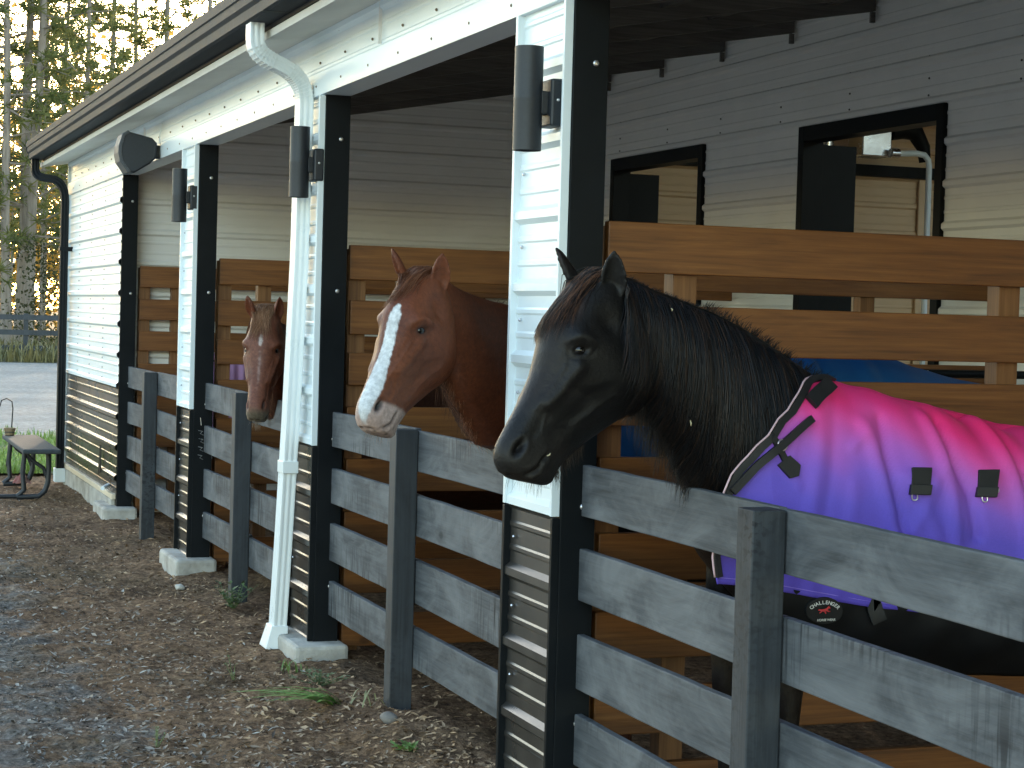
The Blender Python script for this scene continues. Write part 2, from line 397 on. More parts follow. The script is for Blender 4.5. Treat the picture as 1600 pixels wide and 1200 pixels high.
MB().box(-.125, -.028, uf-.07, uf+.07, -.02, .11).build('outlet', M['white'], DB, bevel=.004)
MB().box(-.12, -.0, uf-.062, uf+.062, 2.16, 2.20).build('strap', M['black'], DB, bevel=.002)

# --- back wall with its door openings
DOORS = [(9.64-BAY*2, 11.37-BAY*2), (9.64-BAY, 11.37-BAY), (9.64, 11.37), (12.84, 14.56)]
bw = MB(); ys = [-4.0] + [y for d in DOORS for y in d] + [15.56]
for a, b in zip(ys[::2], ys[1::2]): siding(bw, (BACK, a), (BACK, b), .0, 3.75, (-1,0), step=.16)
for a, b in DOORS: siding(bw, (BACK, a), (BACK, b), 2.97, 3.75, (-1,0), step=.16)
bw = bw.build('back_wall', M['inner'], BARN, smooth=25)
for a, b in zip(ys[::2], ys[1::2]): MB().box(BACK+.004, BACK+.10, a+.002, b-.002, 0, 3.72).build('wall_core', M['rafter'], bw)
for a, b in DOORS:
    d = MB()
    d.box(BACK-.03, BACK+.12, a-.005, a+.07, 0, 2.968); d.box(BACK-.03, BACK+.12, b-.07, b+.005, 0, 2.968); d.box(BACK-.0295, BACK+.119, a+.07, b-.07, 2.87, 2.968)
    d = d.build('door_frame', M['black'], BARN, bevel=.003)
    MB().box(BACK+.125, BACK+.40, b-.02, b+.03, .03, 2.86).build('door_leaf', M['black'], d, bevel=.003)
u = 8.0
while u < 15.2:
    for z in (3.03, 3.13, 3.26): screw((BACK-.002, u, z), M['rafter'], bw)
    u += .92
# --- end wall behind the farthest stall
ew = MB(); siding(ew, (.12, 15.56), (BACK-.02, 15.56), .0, 3.75, (0,-1), top=lambda s: roofz(.12+3.7*s)+.1, step=.16)
ew = ew.build('end_wall', M['inner'], BARN, smooth=25)
MB().box(.125, BACK-.03, 15.564, 15.66, 0, 2.9).build('wall_core', M['rafter'], ew)
# --- aisle behind the doors, roof stopped short: an added gap lets sky light in
a = MB(); siding(a, (3.97, 15.0), (9.5, 15.0), .0, 4.3, (0,-1), step=.3); AW = a.build('aisle_end_wall', M['tan'], BARN, smooth=25)
MB().box(3.97, 9.5, 14.90, 14.978, 2.99, 3.09).build('beam', M['black'], AW, bevel=.003)
w = MB(); w.box(6.98, 7.10, 14.955, 14.9785, 0, 2.985); w.build('corner_trim', M['tan'], AW)
a = MB(); siding(a, (9.5, -6), (9.5, 15.0), .0, 4.3, (-1,0), step=.5); a.build('aisle_side_wall', M['tan'], BARN, smooth=25)
MB().box(3.97, 9.5, 12.8, 14.88, 3.60, 3.66).build('aisle_ceiling', wood('ceiling_boards', (.12,.08,.055), (.2,.14,.1), (.28,.2,.14), 0, .7), BARN)

# --- plumbing seen through the nearer door: white riser pipe and ducts
pp = thing('water_pipe', 'thin white riser pipe bent over at its top, seen through the nearer barn doorway', 'pipe', (6.6, 14.2, 0))
pz = [(6.6, 14.2, 0.0), (6.6, 14.2, 3.02), (6.59, 14.2, 3.09), (6.55, 14.2, 3.13), (6.47, 14.2, 3.14), (6.3, 14.2, 3.13)]
MB().tube(pz, .026, 12).build('pipe', M['white'], pp, smooth=40)
MB().tube([(6.22, 14.2, 3.13), (6.3, 14.2, 3.13)], .04, 12).build('fitting', M['galv'], pp, smooth=40)
hv = thing('wall_heater', 'small silver box heater with black bent flue hanging in the barn aisle', 'heater', (6.15, 14.3, 3.1))
MB().box(5.98, 6.26, 14.25, 14.5, 3.10, 3.34).build('housing', M['galv'], hv, bevel=.01)
MB().lathe((5.72, 14.4, 3.06), [(.06, 0), (.06, .27)], 20).build('canister', M['galv'], hv, smooth=40)
MB().tube([(6.27, 14.3, 3.32), (6.4, 14.3, 3.35), (6.52, 14.3, 3.32), (6.6, 14.3, 3.2), (6.62, 14.3, 3.08)], [.075, .085, .075, .06, .05], 14).build('flue', M['black'], hv, smooth=40)
# ------------------------------------------------------------------ fences and stall partitions
M['rail'] = wood('weathered_black_rail', (.010,.012,.015), (.042,.048,.055), (.080,.088,.098), 1, .75, scratch=(.130,.138,.147))
M['post'] = wood('black_stained_post', (.008,.010,.013), (.017,.021,.026), (.034,.040,.047), 2, .65, scratch=(.038,.044,.052))
M['pine'] = wood('stall_pine', (.066,.020,.004), (.150,.052,.0105), (.225,.090,.022), 0, .5)
M['pinepost'] = wood('stall_pine_post', (.09,.034,.010), (.17,.07,.02), (.24,.11,.038), 2, .55)
RAILS = [(1.012, 1.18), (.733, .904), (.452, .633), (.193, .36)]
BAYS = [('by the nearest stall, in front of the black horse', CX[0]-BAY+.47, CX[0]-.014), ('in front of the horse with the white blaze', CX[0]+.47, CX[1]-.014),
        ('below the far chestnut horse, left of the downspout', CX[1]+.47, CX[2]-.014), ('farthest along the barn, beside the closed wall panel', CX[2]+.47, CX[3]-.014)]
rr = random.Random(5)
for lab, a, b in BAYS:
    mid = (a+b)/2 + .0; f = thing('rail_fence', 'black four-board fence section ' + lab, 'fence', (.05, mid, 0), 'board fence sections along the stall fronts')
    for z0, z1 in RAILS:
        for ya, yb in ((a, mid-.001), (mid+.001, b)):
            d0, d1 = rr.uniform(-.006, .006), rr.uniform(-.006, .006); t = rr.uniform(-.002, .002)
            m = MB(); n = 14; G = []
            for i in range(n+1):
                s = i/n; y = ya+(yb-ya)*s; w = .0022*noise.noise(Vector((y*4, z0*9, 1))); w2 = .002*noise.noise(Vector((y*5, z1*9, 4)))
                x0, x1 = .070+t, .098+t; e = d0*(1-s)+d1*s
                G.append([(x0, y, z0+e+w), (x1, y, z0+e+w), (x1, y, z1+e+w2), (x0, y, z1+e+w2)])
            m.loft(G); m.build('rail', M['rail'], f, bevel=.004)
    m = MB(); m.box(-.03, .066, mid-.055, mid+.037, -.25, 1.182); m.build('post', M['post'], f, bevel=.004)

PB = [(1.815, 1.983), (1.55, 1.716), (1.304, 1.462), (1.05, 1.205), (.79, .95), (.53, .69), (.28, .44), (.02, .18)]
for k, (u, lab) in enumerate([(CX[0]+.03, 'brown board stall partition behind the black horse'), (CX[1]+.03, 'brown board stall partition behind the horse with the white blaze'),
                 (CX[2]+.03, 'brown board stall partition behind the far chestnut horse'), (15.44, 'brown board lining of the last stall, farthest along the barn')]):
    p = thing('stall_partition', lab, 'partition', (1.9, u, 0), 'board partitions between the stalls')
    for i, (z0, z1) in enumerate(PB):
        e = rr.uniform(-.006, .006)
        MB().box(.148 + rr.uniform(0, .01), BACK-.04, u, u+.037, z0+e, z1+e).build('board', M['pine'], p, bevel=.004)
    for x in (.155, .415, 1.70, 3.0):
        MB().box(x, x+.088, u+.039, u+.115, 0, 1.97).build('post', M['pinepost'], p, bevel=.003)

# ------------------------------------------------------------------ lamps and loudspeaker on the front
M['lampmetal'] = plain('black_powder_coat', (.012,.015,.020), (.019,.023,.029), .5, 60, bs=.12, bd=.001)
M['glass'] = base('clear_lens', (.5,.55,.55), .1)[0]
def sconce(u, x, lab):
    t = thing('wall_sconce', lab, 'wall lamp', (0, u, 2.36), 'cylinder lamps on the barn columns')
    m = MB(); m.lathe((x, u, 0), [(.040, 2.225), (.046, 2.222), (.0475, 2.205), (.0475, 2.209), (.0475, 2.372), (.0478, 2.374), (.0475, 2.376), (.0475, 2.53), (.0475, 2.543), (.046, 2.540), (.040, 2.525)], 40)
    b = m.build('shade', M['lampmetal'], t, smooth=30)
    MB().lathe((x, u, 0), [(.0395, 2.526), (.0395, 2.528)], 30).build('lens', M['glass'], b)
    MB().box(-.052, -.004, u-.055, u+.055, 2.285, 2.44).build('back_plate', M['lampmetal'], t, bevel=.008)
    MB().box(x+.035, -.05, u-.03, u+.03, 2.325, 2.40).build('arm', M['lampmetal'], t, bevel=.004)
    MB().lathe((-.028, u-.055, 2.37), [(.006, 0), (.005, -.004), (.001, -.006)], 10, (0,1,0)).build('screw', M['bolt'], t, smooth=40)
sconce(CX[0]+.10, -.112, 'black cylinder up-and-down lamp on the nearest white column')
sconce(CX[1]+.04, -.112, 'black cylinder lamp on the column beside the white downspout, covering part of the pipe')
sconce(CX[2]+.05, -.112, 'small-looking black cylinder lamp on the far column near the loudspeaker')
sp = thing('outdoor_speaker', 'black wedge-shaped outdoor loudspeaker on a bracket under the eave', 'loudspeaker', (-.15, 13.6, 2.74))
us = 13.6
def wedge(poly, y0, y1): m = MB(); prism_y(m, poly, y0, y1); return m
wedge([(-.305, 2.66), (-.315, 2.76), (-.29, 2.845), (-.25, 2.87), (-.09, 2.835), (-.055, 2.80), (-.06, 2.70), (-.10, 2.655), (-.21, 2.585), (-.25, 2.59)], us-.10, us+.10).build('cabinet', M['lampmetal'], sp, bevel=.012)
G = MB(); G.loft([[(x+dx, y, z+dz) for x, z in [(-.258, 2.585), (-.285, 2.625), (-.312, 2.66), (-.324, 2.72), (-.322, 2.77), (-.298, 2.85), (-.26, 2.878)] ] + [(x+.018, y, z) for x, z in [(-.26, 2.865), (-.298, 2.84), (-.315, 2.77), (-.318, 2.72), (-.306, 2.665), (-.28, 2.63), (-.25, 2.592)]] for y, dx, dz in ((us-.108, 0, 0), (us+.108, 0, 0))])
G.build('grille', plain('grey_grille', (.045,.048,.052), (.08,.084,.088), .6, 90), sp, bevel=.003)
MB().box(-.075, -.004, us-.03, us+.03, 2.70, 2.79).build('bracket', M['lampmetal'], sp, bevel=.004)
MB().tube([(-.02, us-.02, 2.79), (-.03, us-.03, 2.86), (-.022, us-.05, 2.90), (-.012, us-.03, 2.95)], .004, 6).build('cable', M['white'], sp, smooth=40)

# ------------------------------------------------------------------ tube gate inside the middle stall
gt = thing('tube_gate', 'black steel tube stall gate with white lettering, right of the blue blanket', 'gate', (2.9, 8.3, 0))
for z in (1.437, 1.14, .84, .54, .24): MB().tube([(2.50, 8.3, z), (3.72, 8.3, z)], .021, 12).build('tube', M['black'], gt, smooth=40)
for x in (2.50, 2.92, 3.72): MB().tube([(x, 8.3, .22), (x, 8.3, 1.44)], .024, 12).build('upright', M['black'], gt, smooth=40)
V, F = text_mesh('TARTER', .042, .0006, 0, .0006)
m = MB(); m.add([(2.765+x*1.15, 8.2775-z, 1.437+y) for x, y, z in V], F)
m.add([(2.895, 8.277, 1.452), (2.925, 8.277, 1.452), (2.923, 8.277, 1.432), (2.91, 8.277, 1.42), (2.897, 8.277, 1.432)], [(0,4,3,2,1)])
m.build('lettering', plain('pale_lettering', (.55,.58,.57), (.62,.65,.64), .6, 9), gt)

# lavender blanket hung behind the third partition
M['lav'] = plain('lavender_cloth', (.42,.22,.42), (.52,.30,.50), .8, 14, (1,1,.3), bs=.2)
m = MB(); G = []
for i in range(61):
    x = .30 + i*.014; w = .018*math.sin(x*88) + .012*math.sin(x*41+1)
    G.append([(x, 13.35+.03*math.cos(a)+w*min(1, (1.32-z)*4+.1), z) for a, z in [(2.6, 1.30), (1.6, 1.335), (.3, 1.32)]] + [(x, 13.32+.0+w*(.6+.6*(1.3-z)), z) for z in (1.25, 1.15, 1.05, .9, .8, .72)])
m.grid([[(x, y-.0, z) for x, y, z in r] for r in G])
o = m.build('horse_blanket', M['lav'], smooth=True); sm = o.modifiers.new('thick', 'SOLIDIFY'); sm.thickness = .008
tag(o, 'lavender pleated blanket hanging behind stall boards left of the far chestnut horse', 'blanket')
bar = MB(); bar.tube([(.16, 13.36, 1.30), (2.6, 13.36, 1.30)], .016, 10); o = bar.build('blanket_bar', M['black'], smooth=40); tag(o, 'black bar the lavender blanket hangs over in the last stall', 'bar')

# ------------------------------------------------------------------ ground
def soil_mat():
    m, nt, b = base('mulch_soil', (.05,.04,.035), .95, 0, .2)
    v = coords(nt, (1,1,1), False)
    n1 = noi(nt, v, .55, 4, .6); n2 = noi(nt, v, 26, 6, .75); n3 = noi(nt, v, 3.2, 5, .65)
    dark = ramp(nt, n2, [(.30, (.022,.020,.018)), (.5, (.185,.168,.150)), (.64, (.36,.33,.30)), (.8, (.55,.51,.46))])
    brown = ramp(nt, n2, [(.30, (.024,.014,.009)), (.5, (.215,.128,.074)), (.66, (.42,.27,.16)), (.82, (.62,.48,.32))])
    sx = nd(nt, 'ShaderNodeSeparateXYZ'); lk(nt, v, sx.inputs[0])
    mr = nd(nt, 'ShaderNodeMapRange'); mr.inputs['From Min'].default_value = -1.35; mr.inputs['From Max'].default_value = -.15; lk(nt, sx.outputs[0], mr.inputs[0])
    ad = nd(nt, 'ShaderNodeMath', operation='MULTIPLY_ADD'); lk(nt, n3, ad.inputs[0]); ad.inputs[1].default_value = 1.5; lk(nt, mr.outputs[0], ad.inputs[2])
    c = mix(nt, ramp(nt, ad.outputs[0], [(.70, (0,0,0)), (1.45, (1,1,1))]), dark, brown)
    c = mix(nt, ramp(nt, n1, [(.5, (0,0,0)), (.75, (.4,.4,.4))]), c, (.085,.085,.045)); c = mix(nt, .75, c, ramp(nt, noi(nt, v, 1.7, 5, .7), [(.34, (.42,.40,.38)), (.6, (1.,1.,1.))]), 'MULTIPLY')
    lk(nt, c, b.inputs['Base Color']); bump(nt, b, n2, 1., .03); return m
M['soil'] = soil_mat()
def gh(x, u):
    """height of the mulch"""
    z = .030*noise.noise(Vector((x*1.3, u*1.0, 0))) + .026*noise.noise(Vector((x*4.1, u*3.6, 5))) + .016*noise.noise(Vector((x*11, u*9, 9))) + .010*noise.noise(Vector((x*26, u*22, 2)))
    z += .035*math.exp(-((x+.05)/.35)**2)*max(0, min(1, (12-u)/4)) + .03*max(0, min(1, (8.5-u)/1.5))*math.exp(-((x+.1)/.5)**2)
    return z - .035
def axis(a, b, fa, fb, fine, grow=1.35):
    out = list(np.arange(fa, fb, fine)); s = fine; x = fb
    while x < b: out.append(x); s *= grow; x += s
    out.append(b); s = fine; x = fa-fine; pre = []
    while x > a: pre.append(x); s *= grow; x -= s
    pre.append(a); return pre[::-1] + out
xs = axis(-400, 400, -2.0, .7, .028); us_ = axis(-300, 600, 5.9, 19., .034)
m = MB(); m.grid([[(x, u, gh(x, u) if (-4 < x < 6 and 1 < u < 26) else -.05) for x in xs] for u in us_][::-1])
o = m.build('ground', M['soil'], smooth=True, origin=(0,0,0), kind='structure')
# chips and litter lying on the mulch
cm, nt_, b_ = base('mulch_chip', (.1,.07,.05), .9, 0, .2); a_ = nd(nt_, 'ShaderNodeAttribute'); a_.attribute_name = 'tone'; lk(nt_, a_.outputs['Color'], b_.inputs['Base Color'])
m = MB(); cols = []; rr = random.Random(9)
for k in range(18000):
    u = 6.1 + 12*rr.random()**1.7; x = rr.uniform(-.16*u-.35, .1) if rr.random() < .8 else rr.uniform(-1.1, .5)
    z = gh(x, u) + rr.uniform(-.002, .008); a = rr.uniform(0, PI); L = .004 + .024*rr.random()**1.8*(1.6 if rr.random() < .06 else 1); w = rr.uniform(.003, .009)
    t = rr.uniform(-.5, .5); d = Vector((math.cos(a)*math.cos(t), math.sin(a)*math.cos(t), math.sin(t))); s = Vector((-math.sin(a), math.cos(a), rr.uniform(-.6, .6))); c = Vector((x, u, z)); up = Vector((0, 0, w*.5))
    m.add([c-d*L-s*w*.4, c-s*w+up, c+d*L, c+s*w+up*.4], [(0,1,2,3)])
    br = max(0, min(1, (x+1.3)/1.1 + rr.uniform(-.5, .4))); q = rr.random()
    g = (.06+.30*q, .053+.27*q, .046+.24*q); h = (.08+.42*q, .045+.29*q, .024+.175*q)
    cc = [g[i]*(1-br)+h[i]*br for i in range(3)]
    if rr.random() < .012: cc = [.42,.40,.36]
    cols += [cc]*4
o = m.build('mulch_litter', cm, origin=(0,0,0)); at = o.data.color_attributes.new('tone', 'FLOAT_COLOR', 'POINT'); at.data.foreach_set('color', np.hstack([np.array(cols), np.ones((len(cols), 1))]).ravel()); o['kind'] = 'stuff'
# gravel yard and grass beyond the corner
def gravel():
    m, nt, b = base('gravel', (.3,.3,.3), .95, 0, .2); v = coords(nt, (1,1,1), False)
    f = noi(nt, v, 9, 6, .75); g = noi(nt, coords(nt, (.12,.9,1), False), .8, 4, .6)
    c = ramp(nt, f, [(.3, (.18,.165,.145)), (.55, (.38,.35,.31)), (.75, (.56,.52,.47))]); c = mix(nt, ramp(nt, g, [(.4, (0,0,0)), (.7, (.45,.45,.45))]), c, (.14,.135,.13))
    lk(nt, c, b.inputs['Base Color']); bump(nt, b, f, .8, .04); return m
M['gravel'] = gravel()
def patch(name, x0, x1, u0, u1, z, mat, wob):
    m = MB(); n = 120; top, bot = [], []
    for i in range(n+1):
        x = x0 + (x1-x0)*i/n
        top.append((x, u1 + wob*noise.noise(Vector((x*.35, 1, 0))) + wob*.3*noise.noise(Vector((x*1.9, 1, 0))), z)); bot.append((x, u0 + wob*noise.noise(Vector((x*.35, 8, 0))) + wob*.3*noise.noise(Vector((x*1.9, 4, 0))), z))
    m.grid([bot, top]); return m.build(name, mat, origin=(0,0,0), kind='structure')
M['turf'] = plain('turf', (.055,.085,.025), (.10,.12,.05), .95, 3, bs=.6, bd=.03)
M['verge'] = plain('weedy_verge', (.05,.055,.03), (.11,.10,.055), .95, 1.5, bs=.6, bd=.03)
patch('grass', -60, 60, 19.3, 28.5, -.012, M['turf'], .5)
patch('gravel_yard', -90, 90, 24.5, 56, -.006, M['gravel'], 1.2)
o = MB().box(-70, -2.9, -40, 19.0, -.06, -.0155); o.build('bounce_ground', plain('pale_bounce', (.40,.37,.33), (.60,.56,.50), .95, 9, bs=.6, bd=.03), origin=(0,0,0), kind='structure')  # unseen pale ground, added to bounce light up into the stalls
patch('verge', -120, 120, 55, 130, 0.0, M['verge'], .8)
def blades(name, spots, hmin, hmax, c1, c2, wid=.006, seed=1, kind='stuff'):
    mt = plain(name+'_blade', c1, c2, .6, 1.7, bs=0); m = MB(); r = random.Random(seed)
    for x, u, z in spots:
        h = r.uniform(hmin, hmax); a = r.uniform(0, 2*PI); b = r.uniform(.1, .7)*h; dx, dy = math.cos(a)*b, math.sin(a)*b; wx, wy = -math.sin(a)*wid, math.cos(a)*wid
        m.add([(x-wx, u-wy, z), (x+wx, u+wy, z), (x+dx*.4+wx*.8, u+dy*.4+wy*.8, z+h*.6), (x+dx*.4-wx*.8, u+dy*.4-wy*.8, z+h*.6), (x+dx, u+dy, z+h*.92)], [(0,1,2,3), (3,2,4)])
    o = m.build(name, mt, origin=(0,0,0)); 
    if kind: o['kind'] = kind
    return o
r = random.Random(2); sp_ = []
for k in range(16000):
    u = 19.3 + 9*r.random()**1.6; x = r.uniform(-2.2, 3.2)
    if noise.noise(Vector((x*.9, u*.5, 3))) > -.18 + (u-22)*.07: sp_.append((x, u, -.012))
blades('lawn_grass', sp_, .04, .14, (.14,.24,.04), (.22,.31,.07), .006, 3)
sp_ = []
for k in range(14000):
    u = 55.3 + 14*r.random()**1.3; x = r.uniform(-9, 14); sp_.append((x, u, 0))
blades('roadside_weeds', sp_, .2, .75, (.10,.10,.035), (.20,.16,.06), .022, 4)

# ------------------------------------------------------------------ weeds and small things near the stalls
def leafy(name, lab, cat, x, u, h, n, c1, c2, seed, spread=.08, leaf=.03, flat=0.):
    """several stems with small leaves"""
    r = random.Random(seed); z = gh(x, u); t = thing(name, lab, cat, (x, u, z)); st, lf = MB(), MB()
    for k in range(n):
        a = r.uniform(0, 2*PI); b = spread*r.random(); hh = h*r.uniform(.5, 1); P = [Vector((x+math.cos(a)*b*s*1.4, u+math.sin(a)*b*s*1.4, z-.01+hh*(s-flat*s*s))) for s in (0, .35, .7, 1)]
        st.tube(P, [.002, .0018, .0014, .0008], 5)
        for q in range(int(10)):
            s = r.uniform(.15, 1); i = min(2, int(s*3)); p = P[i].lerp(P[i+1], s*3-i); aa = r.uniform(0, 2*PI); d = Vector((math.cos(aa), math.sin(aa), r.uniform(-.2, .7))).normalized()*leaf*r.uniform(.5, 1); w = d.cross(Vector((0,0,1))).normalized()*leaf*.2
            lf.add([p, p+d*.5+w, p+d, p+d*.5-w], [(0,1,2,3)])
    st.build('stem', plain(name+'_stem', c1, c2, .7, 8, bs=0), t); lf.build('leaves', plain(name+'_leaf', c1, c2, .6, 8, bs=0), t)
def tuft(lab, x, u, n, h, seed, lean=(0,0), c1=(.08,.14,.03), c2=(.16,.24,.06), wid=.0035, spread=.05):
    r = random.Random(seed); z = gh(x, u); m = MB()
    for k in range(n):
        a = r.uniform(0, 2*PI); b = r.uniform(.2, 1)*h*.6; L = h*r.uniform(.55, 1.1); x0, u0 = x+r.uniform(-spread, spread), u+r.uniform(-spread, spread)
        dx, dy = math.cos(a)*b+lean[0]*L, math.sin(a)*b+lean[1]*L; pts = [(x0+dx*s, u0+dy*s, z-.005+L*(s-.62*s*s)*(1 if not lean[0] else .55)) for s in (0, .25, .5, .75, 1)]
        w = Vector((-dy, dx, 0)).normalized()*wid
        G = [[Vector(p)-w*q, Vector(p)+w*q] for p, q in zip(pts, (.7, 1, .9, .6, .1))]; m.grid(G)
    o = m.build('grass_tuft', plain('tuft_blade', c1, c2, .55, 9, bs=0)); tag(o, lab, 'grass')
leafy('weed', 'leafy green weed at the foot of the fence post behind the white downspout', 'weed', -.07, 10.55, .17, 16, (.06,.10,.035), (.11,.16,.06), 1, .12, .045)
leafy('weed', 'small upright weed with pale flower heads, alone on the dark foreground dirt', 'weed', -1.02, 7.42, .11, 7, (.10,.13,.05), (.2,.24,.12), 2, .025, .02)
leafy('weed', 'spreading weed on the mulch right of the concrete pier under the downspout', 'weed', -.16, 8.25, .09, 14, (.08,.12,.05), (.15,.19,.09), 3, .16, .035)
leafy('weed', 'thin sparse weed sprouting from bare mulch left of the downspout foot', 'weed', -.47, 8.6, .15, 3, (.12,.16,.06), (.2,.24,.1), 5, .05, .02)
leafy('weed', 'bright green broad-leaved weed at the bottom edge near the nearest column', 'weed', -.18, 6.85, .05, 5, (.10,.19,.04), (.16,.27,.07), 6, .05, .05)
tuft('bright green grass clump bent flat on the mulch left of the near fence post', -.22, 7.75, 46, .30, 7, (-.95, -.12), (.10,.24,.03), (.20,.38,.07), .0065, .04)
tuft('grass blades growing against the concrete pier beneath the white downspout', -.16, 8.72, 14, .17, 8, spread=.06)
tuft('dry yellow-green grass between the near fence post and the green clump', -.08, 7.72, 18, .15, 9, c1=(.14,.15,.06), c2=(.26,.25,.12), spread=.10)
def stone(lab, x, u, s, seed, mat, name='stone'):
    r = random.Random(seed); m = MB(); m.sphere((0,0,0), s, 14, 9, (1, 1.2, .7)); V = []
    for p in m.v:
        v = Vector(p); V.append(v*(1+.35*noise.noise(v/s*1.1+Vector((seed, 0, 0)))) + Vector((x, u, gh(x, u)+s*.3)))
    m.v = [tuple(v) for v in V]; o = m.build(name, mat, smooth=True); tag(o, lab, name)
stone('pale stone beside the concrete pier of the third column', -.21, 11.42, .028, 3, M['concrete'])
stone('grey stone clod at the foot of the near fence post', -.10, 7.35, .035, 6, plain('chalky', (.10,.09,.08), (.22,.2,.18), .9, 12))
# bench with curved steel legs, tub, hook and rag at the barn corner
bn = thing('bench', 'low grey bench on curved steel legs at the far barn corner', 'bench', (-.45, 17.6, 0))
MB().box(-.61, -.29, 16.62, 18.5, .385, .425).build('seat', plain('grey_bench_top', (.024,.03,.034), (.055,.065,.07), .95, 30, bs=.4), bn, bevel=.012)
for u in (16.95, 18.2):
    m = MB(); m.tube([(-.36, u, .385), (-.355, u, .25), (-.36, u, .12), (-.385, u, .04), (-.44, u, -.005), (-.62, u, -.01)], .024, 10); m.tube([(-.56, u, .385), (-.50, u, .31), (-.40, u, .24), (-.365, u, .15)], .017, 10); m.build('leg', M['lampmetal'], bn, smooth=40)
    m = MB(); m.tube([(-.56, u, .385), (-.575, u, .2), (-.56, u, .05), (-.62, u, -.005)], .022, 10); m.build('leg', M['lampmetal'], bn, smooth=40)
MB().tube([(-.5, 16.95, -.005), (-.9, 16.95, -.002)], .02, 10).build('foot_rail', M['lampmetal'], bn, smooth=40)
hk = MB(); hx, hu = -.44, 19.4
hk.tube([(hx-.06, hu, -.05), (hx, hu, .4), (hx+.01, hu, .62), (hx, hu, .69), (hx-.05, hu, .72), (hx-.10, hu, .70), (hx-.115, hu, .64)], .006, 8); o = hk.build('garden_hook', M['black'], smooth=40); tag(o, 'thin black shepherd hook stuck in the grass behind the bench', 'hook')
tb = thing('tub', 'small tan round tub on the far end of the bench, below the shepherd hook', 'tub', (-.555, 18.36, .425))
MB().lathe((-.555, 18.36, .4255), [(.035, 0), (.042, .005), (.05, .055), (.055, .058), (.056, .07), (.053, .072), (.046, .07), (.044, .05)], 24).build('bucket', plain('tan_wood', (.16,.11,.06), (.25,.18,.10), .7, 9), tb, smooth=40)
MB().lathe((-.555, 18.36, .4255), [(.047, .028), (.0495, .029), (.0505, .038), (.048, .039)], 24).build('hoop', M['bronze'], tb, smooth=40)
rg = MB(); G = []
for i in range(15):
    G.append([(-.54+ .012*i + .02*noise.noise(Vector((i*.5, j*.4, 1))), 18.1 + .016*j + .02*noise.noise(Vector((i*.4, j*.5, 7))), .0 + max(0, .075*math.sin(PI*i/14)*math.sin(PI*j/11) + .03*noise.noise(Vector((i*.55, j*.6, 3))))) for j in range(12)])
rg.grid(G); o = rg.build('rag', plain('faded_red_rag', (.30,.07,.06), (.34,.24,.20), .85, 12), smooth=True); tag(o, 'faded red rag crumpled on the dirt under the bench', 'rag')

# ------------------------------------------------------------------ far fence and pines
ff = thing('board_fence', 'black four-board fence across the far side of the gravel yard', 'fence', (4, 57.4, 0))
for z0, z1 in ((1.17, 1.32), (.73, .88), (.28, .43)):
    MB().box(-14, 26, 57.38, 57.42, z0, z1).build('rail', M['post'], ff)
for k in range(17): MB().box(-14+k*2.5, -13.87+k*2.5, 57.42, 57.55, -.1, 1.36).build('post', M['post'], ff)
M['bark'] = plain('pine_bark', (.17,.138,.112), (.32,.27,.225), .9, 3, (4,4,.6), bs=.8, bd=.03)
def leafmat(name, c1, c2):
    m, nt, b = base(name, c1, .6, 0, .25); v = coords(nt, (1,1,1)); c = ramp(nt, noi(nt, v, .7, 4, .65), [(.35, c1), (.65, c2)]); lk(nt, c, b.inputs['Base Color'])
    tr = nd(nt, 'ShaderNodeBsdfTranslucent'); lk(nt, c, tr.inputs[0]); mx = nd(nt, 'ShaderNodeMixShader'); mx.inputs[0].default_value = .55
    lk(nt, b.outputs[0], mx.inputs[1]); lk(nt, tr.outputs[0], mx.inputs[2]); lk(nt, mx.outputs[0], nt.nodes['Material Output'].inputs[0]); return m
M['needle'] = leafmat('pine_needles', (.085,.115,.038), (.20,.20,.07))
M['needle_y'] = leafmat('yellow_foliage', (.26,.16,.03), (.50,.30,.05))
M['shrubleaf'] = leafmat('shrub_leaf', (.03,.04,.018), (.07,.075,.03))
